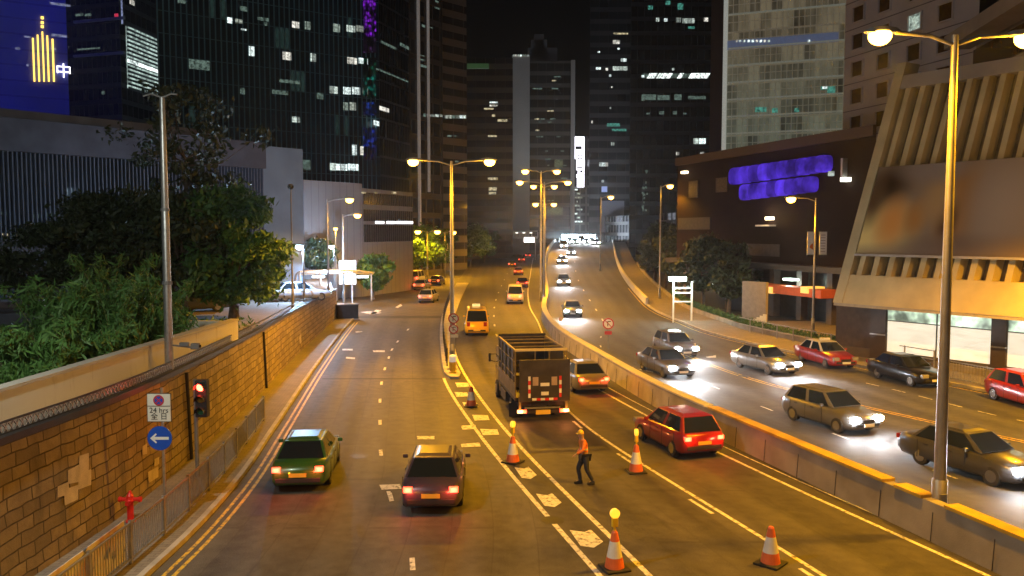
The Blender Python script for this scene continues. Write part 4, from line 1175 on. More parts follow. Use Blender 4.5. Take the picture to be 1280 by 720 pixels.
for s in (-1, 1):
    MB().bar((s*.99+.05,-.2,.5),(s*.99+.05,-.12,1.15),.09).build('lift_arm', M['tkf'], tk)
    l_ = MB().box((s*.98+.05,-.2,.52),(.24,.1,.13)).build('tail_light', glow('truck_tail',(1.0,.36,.10),5), tk, bevel=.01)
    MB().box((s*.78+.05,-.2,.52),(.14,.1,.14)).build('stop_light', M['tail'], tk, bevel=.01)
    point(l_, (s*.98+.05,-.35,.5), 14, (1,.3,.08), .06, 'tail_glow')
    MB().face([(s*1.0-.25,.75,.12),(s*1.0+.2,.75,.12),(s*1.0+.2,.75,.7),(s*1.0-.25,.75,.7)]).build('mud_flap', M['black'], tk, fix=False)
MB().bar((-.85,-.12,.5),(.85,-.12,.5),.12,.16).build('rear_bumper', M['tk'], tk)
npz = MB().box((.05,-.21,.48),(.62,.02,.2)).build('number_plate', M['plate_y'], tk)
MB().bar((-.75,-.3,.68),(.75,-.3,.68),.06).build('lift_tube', M['steel'], tk)

# ---------------------------------------------------------------- the road worker
def person(label, loc, rotz):
    r = empty('person', loc, rotz, label, 'person')
    def skin(name, verts, edges, rad, m, parent, lvl=2, root_=0):
        me = bpy.data.meshes.new(name); me.from_pydata(verts, edges, [])
        o = bpy.data.objects.new(name, me); COL.objects.link(o); o.parent = parent
        sk = o.modifiers.new('skin','SKIN'); sk.use_smooth_shade = True; sub = o.modifiers.new('s','SUBSURF'); sub.levels = sub.render_levels = lvl
        for i, q in enumerate(rad): me.skin_vertices[0].data[i].radius = q if isinstance(q, tuple) else (q, q)
        me.skin_vertices[0].data[root_].use_root = True
        me.materials.append(m); return o
    skinm = mat('skin',(.42,.25,.17),.55,var=.05); vest = mat('orange_vest',(.85,.22,.02),.6,var=.1,bump=.2); trou = mat('dark_trousers',(.03,.032,.04),.8,var=.2)
    # facing -Y, striding, leaning slightly forward; Z up
    J = dict(pel=(0,.02,.93), sp=(0,0,1.12), ch=(0,-.05,1.33), nk=(0,-.08,1.47), hd=(0,-.11,1.56), ht=(0,-.12,1.68),
             ls=(-.17,-.05,1.40), le=(-.26,.03,1.15), lw=(-.27,-.13,.95), rs=(.17,-.05,1.40), re=(.27,-.14,1.17), rw=(.22,-.33,1.05),
             lh=(-.09,.02,.90), lk=(-.11,-.16,.50), la=(-.11,-.08,.09), lt=(-.12,-.24,.045), rh=(.09,.02,.90), rk=(.11,.05,.49), ra=(.12,.25,.12), rt=(.12,.12,.045))
    n = list(J); idx = {k: i for i, k in enumerate(n)}
    E = [('pel','sp'),('sp','ch'),('ch','nk'),('nk','hd'),('hd','ht'),('ch','ls'),('ls','le'),('le','lw'),('ch','rs'),('rs','re'),('re','rw'),
         ('pel','lh'),('lh','lk'),('lk','la'),('la','lt'),('pel','rh'),('rh','rk'),('rk','ra'),('ra','rt')]
    RR = dict(pel=(.15,.11), sp=(.14,.10), ch=(.16,.11), nk=.055, hd=(.085,.1), ht=(.06,.075), ls=.06, le=.043, lw=.03, rs=.06, re=.043, rw=.03,
              lh=.095, lk=.062, la=.04, lt=(.04,.03), rh=.095, rk=.062, ra=.04, rt=(.04,.03))
    body = skin('body', [J[k] for k in n], [(idx[a], idx[b]) for a, b in E], [RR[k] for k in n], skinm, r)
    # clothes
    def sub_(names, name, m, grow, parent):
        ii = {k: i for i, k in enumerate(names)}
        ed = [(ii[a], ii[b]) for a, b in E if a in ii and b in ii]
        rad = [tuple(x+grow for x in RR[k]) if isinstance(RR[k], tuple) else RR[k]+grow for k in names]
        vv = []
        for k in names:
            v = list(J[k])
            vv.append(v)
        return skin(name, vv, ed, rad, m, parent)
    J2 = dict(J)
    J['nk'] = (0,-.07,1.43); jk = sub_(['pel','sp','ch','nk','ls','le','lw','rs','re','rw'], 'vest', vest, .016, r); J['nk'] = J2['nk']
    J['lw'] = J2['lw']
    tr = sub_(['pel','lh','lk','la','rh','rk','ra'], 'trousers', trou, .018, r)
    for s, k in ((-1,'la'),(1,'ra')):
        a = Vector(J[k]); t = Vector(J['lt' if s < 0 else 'rt'])
        MB().loft([[(a.x+x*.05*w_, y_, max(.0,z_)) for x, z_ in ((-1,t.z-.045),(-1,t.z+h_),(1,t.z+h_),(1,t.z-.045))] for y_, w_, h_ in ((a.y+.06,.8,.06),(a.y-.02,1,.1),(a.y-.1,1.05,.05),(t.y-.05,.9,.02))]).build('boot', M['black'], r, bevel=.015)
    # reflective bands
    MB().lathe([(.178,0),(.178,.05)],c=(0,-.01,1.12),n=20,M=Matrix.Diagonal((.95,.68,1))).build('reflective_band', mat('reflective_tape',(.7,.7,.6),.3), jk)
    # head: face, ears, hair with hard hat
    hc = Vector((0,-.12,1.61))
    MB().lathe([(.0,-.13),(.05,-.12),(.075,-.07),(.088,0),(.085,.06),(.05,.11),(.0,.12)],c=hc,n=18).build('head', skinm, r, smooth=True)
    MB().poly([hc+Vector(v) for v in ((-.012,-.083,-.02),(.012,-.083,-.02),(0,-.112,-.025),(0,-.085,.03))],[(0,1,2),(0,2,3),(1,3,2)]).build('nose', skinm, r)
    for s in (-1, 1):
        MB().lathe([(.0,-.012),(.012,0),(.0,.012)],c=hc+Vector((s*.032,-.08,.01)),n=8).build('eye', M['black_ink'], r)
        MB().lathe([(.0,-.03),(.018,0),(.0,.03)],c=hc+Vector((s*.088,0,-.01)),n=8).build('ear', skinm, r)
    MB().box(hc+Vector((0,-.082,-.06)),(.05,.012,.01)).build('mouth', M['signred'], r)
    MB().lathe([(.098,.02),(.098,.05),(.09,.1),(.05,.14),(0,.15)],c=hc,n=20).build('hard_hat', M['yel'], r, smooth=True)
    MB().box(hc+Vector((0,-.1,.03)),(.14,.09,.015)).build('hat_brim', M['yel'], r, bevel=.005)
    # hands
    for s, wk, ek in ((-1,'lw','le'),(1,'rw','re')):
        w0 = Vector(J[wk]); d = (w0-Vector(J[ek])).normalized(); sd = d.cross(Vector((0,0,1))).normalized() if abs(d.z) < .95 else Vector((1,0,0))
        vs, es, rr = [w0, w0+d*.05, w0+d*.09], [(0,1),(1,2)], [.026,(.034,.018),(.036,.016)]
        for j, ln in enumerate((.06,.075,.07,.055)):
            b0_ = w0+d*.09+sd*(.027-.018*j); c0 = Vector((0,-.35,-.6)).normalized()
            vs += [b0_, b0_+d*ln*.55, b0_+d*ln*.75+c0*ln*.45]; k0 = len(vs)-3; es += [(2,k0),(k0,k0+1),(k0+1,k0+2)]; rr += [.009,.0085,.007]
        vs += [w0+d*.04+sd*.035, w0+d*.075+sd*.055]; k0 = len(vs)-2; es += [(1,k0),(k0,k0+1)]; rr += [.011,.009]
        skin('hand', [tuple(v) for v in vs], es, rr, skinm, r, 1)
    return r
pp = P(730, 605, .006)
person('road worker in orange vest and dark trousers walking behind the truck', (pp.x, pp.y, .006), R(-75))
# ---------------------------------------------------------------- buildings
class Face:
    """a vertical wall face from A to B (plan), seen from the camera side"""
    def __init__(self, A, B):
        self.A = Vector((A[0], A[1], 0)); self.B = Vector((B[0], B[1], 0))
        self.d = (self.B-self.A); self.L = self.d.length; self.d /= self.L
        self.n = Vector((self.d.y, -self.d.x, 0))     # outward when A is left, B right
    def hit(self, px, py):
        r = ray(px, py)
        t = (self.A.dot(self.n)) / (Vector((r.x, r.y, 0)).dot(self.n))
        w = Vector((r.x*t, r.y*t, CAMZ + r.z*t))
        return (Vector((w.x, w.y, 0))-self.A).dot(self.d), w.z
    def pt(self, u, z, out=0.0): v = self.A + self.d*u + self.n*out; return Vector((v.x, v.y, z))
    def ang(self): return math.atan2(self.d.y, self.d.x)
def px_face(pxA, YA, pxB, YB):
    r1, r2 = ray(pxA, 290), ray(pxB, 290)
    return Face((r1.x/r1.y*YA, YA), (r2.x/r2.y*YB, YB))
def tower(name, label, F, depth, z0, z1, mwall, mroof=None, mside=None, cat='building', group=None):
    """box building: UV in metres on every wall"""
    r = empty(name, (F.A.x, F.A.y, z0), 0, label, cat, group)
    back = -F.n*depth
    # side walls run back along the lines of the city grid radiating from the road
    c = [F.A, F.B, F.B*(1+depth/F.B.length), F.A*(1+depth/F.A.length)]
    mb = MB(); ms = MB()
    for i in range(4):
        a, b = c[i], c[(i+1) % 4]; l = (b-a).length
        (mb if i == 0 or mside is None else ms).face([(a.x,a.y,z0),(b.x,b.y,z0),(b.x,b.y,z1),(a.x,a.y,z1)], [(0,z0),(l,z0),(l,z1),(0,z1)])
    rel(mb.build('wall', mwall, fix=False), r)
    if mside: rel(ms.build('side_wall', mside, fix=False), r)
    rel(MB().face([(p.x,p.y,z1) for p in c]).build('roof', mroof or M['conc'], fix=False), r)
    return r
def rel(o, r):
    o.parent = r; o.location = (-r.location.x, -r.location.y, -r.location.z); return o
def fbox(F, u0, u1, z0, z1, out0, out1, mb=None):
    mb = mb or MB()
    a, b = F.pt(u0, 0, out0), F.pt(u1, 0, out0); c, d = F.pt(u1, 0, out1), F.pt(u0, 0, out1)
    return mb.prism([(a.x,a.y),(b.x,b.y),(c.x,c.y),(d.x,d.y)], z0, z1)
def win_px(r, F, x0, y0, x1, y1, m, name='window', out=.06):
    if m is LW or m is LWb: m = random.choice(LVAR if m is LW else LVAR[2:])
    (u0, zt), (u1, zb) = F.hit(x0, y0), F.hit(x1, y1)
    _, zb2 = F.hit((x0+x1)/2, y1); _, zt2 = F.hit((x0+x1)/2, y0)
    return rel(fbox(F, min(u0,u1), max(u0,u1), min(zb2,zt2), max(zb2,zt2), 0.004, out).build(name, m), r)
def litmat(name, col, s, seed=0, sc=1.6):
    """a lit room seen through glass: uneven brightness"""
    if name in MATS: return MATS[name]
    g = NG(name); o = g.obj(); n = g.noise(o, sc, 3, .6)
    v = g.noise(o, sc*4, 2)
    g.b.inputs['Emission Color'].default_value = (*col, 1)
    return g.out(Base_Color=(.05,.05,.05,1), Roughness=.2, Emission_Strength=g.math('MULTIPLY', g.mr(n, .35, .62, .15*s, s), g.mr(v, .3, .7, .6, 1.2)))
LW = litmat('lit_room_white', (.85,1.0,.9), 1.0); LWb = litmat('lit_room_bright', (.9,1.0,.95), 2.2); LG = litmat('lit_room_dim', (.6,.9,.75), .22)
LY = litmat('lit_room_warm', (1.0,.85,.5), .8); LT = litmat('lit_room_teal', (.2,.9,.7), .35)
def room(name, col, s):
    """lit office behind glass: ceiling light rows, a blind and clutter, on the pane's own coordinates"""
    g = NG(name); t = g.N.new('ShaderNodeTexCoord'); sp = g.N.new('ShaderNodeSeparateXYZ'); g.L.new(t.outputs['Object'], sp.inputs[0])
    x, y, z = sp.outputs
    al = g.math('ADD', x, g.math('MULTIPLY', y, .4))
    slat = g.mr(g.math('FRACT', g.math('MULTIPLY', z, 1.7)), 0, 1, .75, 1.15)
    bay = g.mr(g.white(g.comb(g.math('FLOOR', g.math('DIVIDE', al, 1.15)), g.math('FLOOR', g.math('DIVIDE', z, 3.9)))), 0, 1, .25, 1.25)
    mull = g.math('GREATER_THAN', g.math('FRACT', g.math('DIVIDE', al, 1.15)), .13)
    clut = g.mr(g.noise(t.outputs['Object'], 2.3, 4, .7), .38, .6, .35, 1.1)
    g.b.inputs['Emission Color'].default_value = (*col, 1)
    e = g.math('MULTIPLY', g.math('MULTIPLY', slat, bay), g.math('MULTIPLY', g.mr(mull, 0, 1, .25, 1), clut))
    return g.out(Base_Color=(.05,.05,.05,1), Roughness=.15, Emission_Strength=g.math('MULTIPLY', e, s))
LVAR = [room('lit_office_%d' % i, c, s_) for i, (c, s_) in enumerate((((.8,1,.85),.35),((.9,1,.85),.6),((.85,1,.9),.9),((1,.97,.85),1.1),((.85,1,.97),1.7)))]
NAVY = (.02,.03,.09)

# A. blue-lit bank tower far left with a gold emblem
F = px_face(-90, 190, 92, 205)
bankm = mat('bank_cladding', (.02,.025,.05), .4)
def bankmat():
    g = NG('blue_lit_facade'); uv, u, v = g.uv()
    fl = g.math('LESS_THAN', g.math('FRACT', g.math('DIVIDE', v, 3.6)), .12)
    return g.out(Base_Color=g.mix(fl, (.10,.12,.35,1), (.05,.06,.2,1)), Roughness=.5,
                 Emission_Color=(.012,.02,1,1), Emission_Strength=g.mr(g.noise(uv, .035, 3), .3, .7, .04, .13))
bk = tower('bank_tower', 'blue-lit tower at the top left with gold vertical neon bars', F, 40, 0, F.hit(0,121)[1], bankmat())
bk2z = F.hit(0, 121)[1]
bk.location.z = 0
# the blue upper facade stands above a dark podium
for o in list(bk.children): bpy.data.objects.remove(o)
bpy.data.objects.remove(bk)
bk = tower('bank_tower', 'blue-lit tower at the top left with gold vertical neon bars', F, 40, 0, 130, MATS['blue_lit_facade'])
gold = glow('gold_neon', (1.0,.62,.10), 2.6); gw = glow('white_neon', (.9,.85,1.0), 3.2)
for (x0, x1, yt_, yb_) in ((40,44,48,102),(46,50,44,102),(52,56,40,102),(58,62,45,102),(64.5,68.5,49,102)):
    win_px(bk, F, x0, yt_, x1, yb_, gold, 'neon_bar', .5)
for yy_ in (21,27,32): win_px(bk, F, 51, yy_, 54.5, yy_+3, gold, 'neon_dot', .5)
_, zz_ = F.hit(79, 90); uu_, _ = F.hit(79.5, 91); p_ = F.pt(uu_, zz_, .5)
t_ = text_mesh('white_neon_character', '中', 3.6, gw, None, (0,0,0), (R(90),0,F.ang()), .05); t_.parent = bk; t_.location = p_-bk.location
for (x0,y0,x1,y1) in ((19,59,25,62),(30,45,38,47),(61,60,70,62),(64,43,84,46),(62,4,88,7),(33,80,36,83)): win_px(bk, F, x0, y0, x1, y1, litmat('lit_room_blueish',(.5,.55,.9),.5), 'window')

# B. dark rounded tower with bright green-white floor lines
F = px_face(92, 230, 157, 225)
mt_ = facade('dark_banded', (.05,.055,.065), (.01,.013,.02), 1.6, 4.2, .12, .3)
b = tower('office_tower', 'dark round-cornered tower beside the blue one, with bands of green-white light', F, 40, 0, 150, mt_)
F2 = Face(F.B, (px_face(157,225,205,245).B.x, 245))
rel(MB().face([(F2.A.x,F2.A.y,0),(F2.B.x,F2.B.y,0),(F2.B.x,F2.B.y,150),(F2.A.x,F2.A.y,150)],[(0,0),(12,0),(12,150),(0,150)]).build('wing_wall', mt_, fix=False), b)
gl = litmat('pale_green_strip', (.75,1.0,.92), .8, sc=.4)
for i in range(15):
    yq = 34+5.2*i
    if yq > 110: break
    (u0, z), (u1, _) = F2.hit(159, yq), F2.hit(202, yq+ (4 if i else 4))
    h = .9 if i == 8 else .35
    rel(fbox(F2, u0, u1-2, z-h/2, z+h/2, .01, .4).build('light_band', gl if i != 8 else litmat('bright_strip',(.85,1,.97),2.2,sc=.4)), b)
win_px(b, F2, 157, 33, 160, 110, gl, 'light_band'); 
cb2 = mat('pale_band', (.35,.38,.42), .5)
for yy_ in (24, 67): win_px(b, F, 94, yy_, 157, yy_+3, cb2, 'ledge', .8)
for (x0,y0,x1,y1) in ((94,17,104,20),(106,17,114,20),(96,60,125,62),(127,114,131,118)): win_px(b, F, x0, y0, x1, y1, LG)
win_px(b, F, 143, 17, 148, 21, glow('red_window',(1,.05,.1),.5))
win_px(b, F, 151, 0, 154, 30, litmat('bluish_strip',(.5,.6,1),.5)); win_px(b, F2, 162, 0, 168, 6, LWb)

def dotmat(name, col, s):
    g = NG(name); o = g.obj(); vo = g.N.new('ShaderNodeTexVoronoi'); vo.inputs['Scale'].default_value = 1.3; g.L.new(o, vo.inputs['Vector'])
    sp = g.N.new('ShaderNodeSeparateColor'); g.L.new(vo.outputs['Color'], sp.inputs[0])
    on = g.math('MULTIPLY', g.mr(sp.outputs[0], .3, 1, 0, 1), g.mr(vo.outputs['Distance'], .2, .6, 1, .1))
    g.b.inputs['Emission Color'].default_value = (*col, 1)
    return g.out(Base_Color=(.03,.03,.04,1), Roughness=.3, Emission_Strength=g.math('MULTIPLY', g.math('MULTIPLY', on, g.mr(g.noise(o,.35,3),.35,.65,.2,1.3)), s))
# C. big teal glass tower
F = px_face(203, 150, 476, 175)
mg = facade('teal_curtain_wall', (.20,.44,.52), (.03,.075,.10), 1.0, 3.9, .26, .03, lit=.06, lcol=(.35,.75,.65), ls=.03, grough=.2)
t = tower('glass_tower', 'broad dark teal curtain-wall tower with scattered lit offices', F, 60, 0, 150, mg)
F2 = px_face(476, 175, 515, 190)
rel(MB().face([(F2.A.x,F2.A.y,0),(F2.B.x,F2.B.y,0),(F2.B.x,F2.B.y,150),(F2.A.x,F2.A.y,150)],[(0,0),(F2.L,0),(F2.L,150),(0,150)]).build('corner_wall', facade('grey_curtain_wall',(.18,.18,.2),(.05,.06,.07),.8,3.9,.2,.12), fix=False), t)
for q in ((365,27,374,35),(381,27,388,37),(416,30,425,40),(433,32,444,40),(445,32,455,40),(353,65,364,75),(388,67,395,77),(434,72,446,80),(448,73,462,80),(412,108,422,117),(429,109,438,118),(440,109,450,118),(453,110,464,118),(429,128,435,138),(437,128,445,138),(412,204,420,213),(420,205,434,213),(435,205,448,213),
          (284,22,291,29),(294,24,303,29),(301,36,308,38),(311,58,318,70),(365,146,375,153),(440,181,446,194),(450,183,458,194)):
    win_px(t, F, *q, LWb if random.random() < .45 else LW)
for q in ((222,0,232,4),(322,22,336,26),(300,8,309,14),(376,200,388,212),(349,100,375,104),(340,113,360,118),(236,75,262,87),(330,28,334,32),(396,116,404,124),(300,110,306,118)): win_px(t, F, *q, LG)
for q in ((474,134,486,139),(467,151,474,157),(500,56,512,60),(476,55,495,58),(470,93,510,95)): win_px(t, F2, *q, LG if q[1] < 100 else LW)
# vertical run of coloured lights on the corner
for (y0, y1, c, nm, s) in ((0,47,(.32,.02,.9),'violet',.55),(47,66,(.12,.04,.2),'dim_violet',.25),(72,92,(.02,.28,.14),'green',.25),(92,122,(.01,.3,.22),'teal',.3),(128,144,(.02,.08,.55),'blue',.35),(160,185,(.03,.08,.8),'blue2',.55),(185,200,(.08,.05,.4),'indigo',.35)):
    m_ = dotmat('facade_lights_'+nm, c, s*2.0)
    for xx in (454, 459.5, 465): win_px(t, F, xx, y0, xx+4.5, y1, m_, 'colour_light_strip', .25)

# D. low dark building with fins on the left
F = px_face(-40, 62, 325, 82)
zr_ = F.hit(100, 158)[1]; z2 = F.hit(100,196)[1]; z3 = F.hit(50,300)[1]; z4 = F.hit(50,322)[1]
dk = mat('dark_recess', (.012,.013,.018), .6); gw_ = mat('grey_wall_panels', (.30,.32,.37), .8, var=.2, scale=.5, bump=.15)
b = tower('low_office_block', 'low dark block behind the shrubs, with thin vertical fins under a pale roof band', F, 30, 0, zr_, dk)
rel(fbox(F, 0, F.L, z2, zr_, .02, 1.2).build('roof_band', mat('roof_band_concrete',(.12,.125,.155),.8,var=.35,scale=.4), ), b)
rel(fbox(F, 0, F.L*.5, z4, z3, .02, .9).build('lower_band', mat('lower_band_concrete',(.13,.13,.15),.8,var=.3), ), b)
finm = mat('pale_fin', (.15,.18,.24), .6)
for i in range(78):
    u = .4+i*F.L/78; rel(fbox(F, u, u+.09, z3 if u < F.L*.5 else z3, z2, .02, .5).build('fin', finm), b)
for q in ((79,235,94,246),(173,266,184,271),(0,265,10,268),(58,266,75,271),(120,267,144,270),(0,292,13,295),(65,292,95,295),(72,294,104,299),(130,293,148,296),(20,293,58,299),(40,268,48,272)):
    win_px(b, F, *q, {79:litmat('lit_room_blue',(.6,.85,1),1.3), 173:litmat('lit_room_blue',(.6,.85,1),1.3)}.get(q[0], LY if q[1] > 290 else LG), out=.02)
# rooftop plant
rel(fbox(F, F.L*.18, F.L*.99, zr_, zr_+1.6, -9, -6).build('parapet_plant', gw_), b)

# E. blank grey wall block and its lower steps
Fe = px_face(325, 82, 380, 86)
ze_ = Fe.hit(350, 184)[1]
b = tower('grey_hall', 'blank grey walled hall stepping down behind the walkway shelter', Fe, 34, 0, ze_, mat('blue_tinted_render', (.25,.34,.46), .85, var=.14, scale=.35, bump=.1))  # bluish lamp light put into the base colour of the wall
Fe2 = px_face(380, 96, 453, 104)
z_ = Fe2.hit(415, 227)[1]
def boards():
    g = NG('ribbed_concrete'); uv, u, v = g.uv()
    l = g.math('LESS_THAN', g.math('FRACT', g.math('DIVIDE', u, 1.15)), .07)
    c = g.mix(l, (.32,.33,.35,1), (.2,.2,.22,1)); c = g.mix(g.mr(g.noise(uv,.3,6),.35,.65,0,.35), c, (.22,.21,.2,1))
    return g.out(Base_Color=c, Roughness=.85)
ribm = boards()
b2 = tower('grey_annex', 'ribbed grey concrete block right of the blank hall', Fe2, 24, 0, z_, ribm)
Fe3 = px_face(453, 104, 516, 116)
z_ = Fe3.hit(485, 238)[1]
b3 = tower('louvred_building', 'grey building with dark louvred bands and a lit strip window', Fe3, 28, 0, z_, ribm)
lou = facade('louvre_band', (.09,.08,.075), (.025,.022,.022), .55, 30, .3, 0)
for (ya, yb_) in ((243,257),(263,277),(281,302)):
    za, zb_ = Fe3.hit(485, ya)[1], Fe3.hit(485, yb_)[1]
    o = MB().face([tuple(Fe3.pt(.2, zb_, .05)), tuple(Fe3.pt(Fe3.L, zb_, .05)), tuple(Fe3.pt(Fe3.L, za, .05)), tuple(Fe3.pt(.2, za, .05))],[(0,0),(Fe3.L,0),(Fe3.L,2),(0,2)]).build('louvre_band', lou, fix=False); rel(o, b3)
for x in (469, 483, 495, 505): win_px(b3, Fe3, x, 276.5, x+10.5, 279.5, glow('strip_window_light',(.95,.95,1),2.6), 'strip_window', .1)
for q in ((452,226,457,233),(468,226,471,233),(489,225,495,234)): win_px(b3, Fe3, q[0], 240+(q[1]-226)*.2, q[2], 242, LY)

# F. striped and dim towers of the middle distance
def stripes(name, a, b_, h, k=.5, lit=0.0, lc=(1,.9,.6), ls=.2, w=3.0):
    return facade(name, a, b_, w, h, .03, k, lit=lit, lcol=lc, ls=ls)
F = px_face(513, 150, 553, 158)
t = tower('slim_tower', 'slim dark tower with a thin pale edge line left of the striped one', F, 30, 0, 170, facade('slim_dark',(.05,.045,.04),(.02,.02,.022),2.2,3.5,.2,.3))
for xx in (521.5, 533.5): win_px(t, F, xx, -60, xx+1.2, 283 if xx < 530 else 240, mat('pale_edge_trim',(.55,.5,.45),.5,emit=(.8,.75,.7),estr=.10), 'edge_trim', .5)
for q in ((544,1,548,3),(543,9,549,11),(527,31,531,34),(536,34,541,35),(524,69,531,70),(524,74,531,75.5),(524,81,533,84),(529,142,532,146)): win_px(t, F, *q, LG)
for i in range(4): win_px(t, F, 534+i*5, 143, 538+i*5, 146, LW)
F = px_face(554, 175, 584, 180)
t = tower('striped_tower', 'tall tower of close pale and dark horizontal stripes', F, 30, 0, 130, stripes('striped_wall', (.2,.18,.17), (.03,.028,.028), 2.9, .5))
for i in range(6): win_px(t, F, 556+i*4.6, 144, 559.5+i*4.6, 148, LW if i != 2 else LG)
for q in ((559,169,564,171),(567,169,570,171),(569,201,573,203)): win_px(t, F, *q, LG)
F = px_face(583, 260, 641, 260)
t = tower('brown_tower', 'dim brownish office block behind the middle street lamp', F, 30, 0, F.hit(600,72)[1], stripes('brown_wall', (.12,.09,.06), (.04,.03,.025), 3.6, .45, lit=.04, lc=(1,.8,.4), ls=.12))
for q in ((612,127,622,129),(612,131,622,133),(605,135,617,137),(615,143,619,146),(610,169,621,171),(610,222,622,225),(611,234,621,238),(611,240,620,243),(622,149,634,152)): win_px(t, F, *q, LW if q[1] < 135 else LY)
rel(fbox(F, F.hit(584,80)[0], F.hit(611,80)[0], F.hit(600,86)[1], F.hit(600,80)[1], .02, .8).build('sign_band', glow('green_sign_dim',(.1,.4,.08),.10)), t)
F = px_face(640, 300, 716, 300)
t = tower('round_top_tower', 'tower with a pale full-height column at its left edge and stepped crown', F, 40, 0, F.hit(680,76)[1], stripes('rt_wall', (.08,.07,.06), (.03,.026,.022), 4.2, .35, lit=.06, lc=(.8,.9,.5), ls=.10))
rel(fbox(F, 0, F.hit(662,200)[0], 0, F.hit(650,70)[1], .02, 1.5).build('pale_column', mat('pale_column',(.42,.36,.32),.7,var=.1,scale=.1)), t)
rel(fbox(F, F.hit(713,200)[0], F.hit(718,200)[0], 0, F.hit(715,76)[1], .02, 1.5).build('pale_column', MATS['pale_column']), t)
for i in range(7): win_px(t, F, 641+i*3, 69.5+.0*i, 643+i*3, 71.5, LW, 'rim_lamp', 1.8)
for (x0, x1, y0) in ((660,697,58),(664,684,48),(668,680,41)):
    (u0,za),(u1,_) = F.hit(x0,y0), F.hit(x1,y0)
    rel(fbox(F, u0, u1, F.hit(680,76)[1], za, -14, -2).build('crown_step', mat('crown_dark',(.07,.065,.07),.7)), t)
for k_ in range(26):
    x = random.uniform(664, 706); y_ = random.choice([95,100,110,138,148,152,160,162,170,176,188,198,206,222,236,250]); w_ = random.uniform(2,9)
    win_px(t, F, x, y_, min(x+w_,712), y_+1.6, LG if random.random() < .8 else LY)
# G. building with the tall lit vertical sign
F = px_face(716, 330, 740, 330)
t = tower('sign_tower', 'narrow dark building behind the tall lit vertical sign', F, 30, 0, F.hit(725,170)[1], facade('sign_tower_wall',(.09,.09,.1),(.05,.05,.06),2.4,3.6,.3,.3,lit=.2,lcol=(.8,.85,1),ls=.3))
Fs = px_face(717, 300, 730, 300)
vs_ = empty('vertical_sign', (Fs.A.x, Fs.A.y-.5, Fs.hit(723,234)[1]), 0, 'tall narrow white lit sign with dark characters on the far tower', 'sign')
(u0,za),(u1,zb_) = Fs.hit(718,171), Fs.hit(730,234)
fa = rel(fbox(Fs, u0, u1, zb_, za, .0, .8).build('lit_face', glow('white_sign',(.93,.9,1),3.0)), vs_)
def sgn_box(x0,y0,x1,y1):
    (a,zt_),(c,zb2) = Fs.hit(x0,y0), Fs.hit(x1,y1); return rel(fbox(Fs, a, c, zb2, zt_, .8, .85).build('dark_mark', M['black_ink']), vs_)
sgn_box(719,183,727,187)
for q in ((722,194,728,195),(722,198,728,199),(722,194,723,201),(727,194,728,201),(721,209,728,210.5),(720,213,722,218),(725,213,728,216),(721,219,728,220),(718,222,721,234),(718,199,720,234)): sgn_box(*q)
for i in range(9):
    y_ = 236+5*i; win_px(t, F, 718+(i % 2)*3, y_, 722+(i % 3)*3, y_+2, LWb if i % 2 else LW)
# H. dark towers to the right of it
F = px_face(736, 280, 786, 280)
t = tower('dark_tower', 'dark tower with white and teal lit rows right of the vertical sign', F, 40, 0, 130, stripes('ht_wall', (.035,.035,.04), (.018,.018,.022), 3.8, .4))
for q in ((767,41,785,43),(766,50,775,55),(776,73,783,77),(766,83,784,88),(745,84,751,87),(757,85,760,88),(761,93,764,96),(764,108,766,110),(762,134,764,136),(739,151,741,154),(759,154,775,158),(765,161,783,164),(764,178,768,182),(772,60,775,62),(747,64,750,66),(749,203,757,208),(757,203,760,208),(752,225,755,228)):
    win_px(t, F, *q, LY if q[1] < 50 else (LT if q[1] in (161,154) else LWb))
win_px(t, F, 752, 233, 759, 240, glow('blue_window',(.2,.3,1),.4))
win_px(t, F, 752, 251, 780, 290, mat('hazy_glass',(.12,.12,.16),.3,var=.1))
F = px_face(786, 230, 886, 230)
t = tower('black_office_tower', 'broad black office tower with slanting white lights on one floor', F, 40, 0, 130, facade('bt_wall', (.022,.022,.028), (.012,.012,.016), 1.8, 3.8, .1, .3))
for q in ((820,22,824,27),(830,23,834,27),(845,22,851,28),(853,23,868,29),(880,22,885,27),(832,1,838,6),(847,4,854,12),(810,7,816,12),(860,33,868,36),(802,118,806,126),(806,118,820,125),(822,119,837,125),(843,118,852,125),(860,120,882,124),(802,94,806,97),(840,85,843,88),(867,173,873,180),(874,173,882,180),(845,190,849,194),(875,190,880,194),(808,141,812,143),(824,139,830,143),(841,139,846,143),(854,141,858,143)):
    win_px(t, F, *q, LT if q[1] < 20 or q[1] == 33 else (LG if q[1] in (118,119,120,139,141) else LWb))
def slant(x0, w=4):
    (u,zt_),(c,zb2) = F.hit(x0+w,91.5), F.hit(x0,98); a, b_ = F.pt(c,zb2,.08), F.pt(u,zt_,.08)
    k = F.d*1.1; o = MB().face([a, a+k, b_+k, b_]).build('window', LWb, fix=False); rel(o, t)
for x in (808,813,820,826,832,846,860,865,870,875,879): slant(x)
for i in range(18): win_px(t, F, 803+4.4*i, 92, 806.4+4.4*i, 97.5, LG)
# trees-side glass with speckled lights
for i in range(20): 
    x = random.uniform(802,808); y_ = random.uniform(208,262); win_px(t, F, x, y_, x+2, y_+2.5, LG)
F = px_face(885, 190, 907, 190)
tower('brown_shaft', 'dark brown windowless shaft left of the glass grid tower', F, 30, 0, 130, mat('brown_shaft', (.09,.045,.025), .7, var=.15, scale=.1))

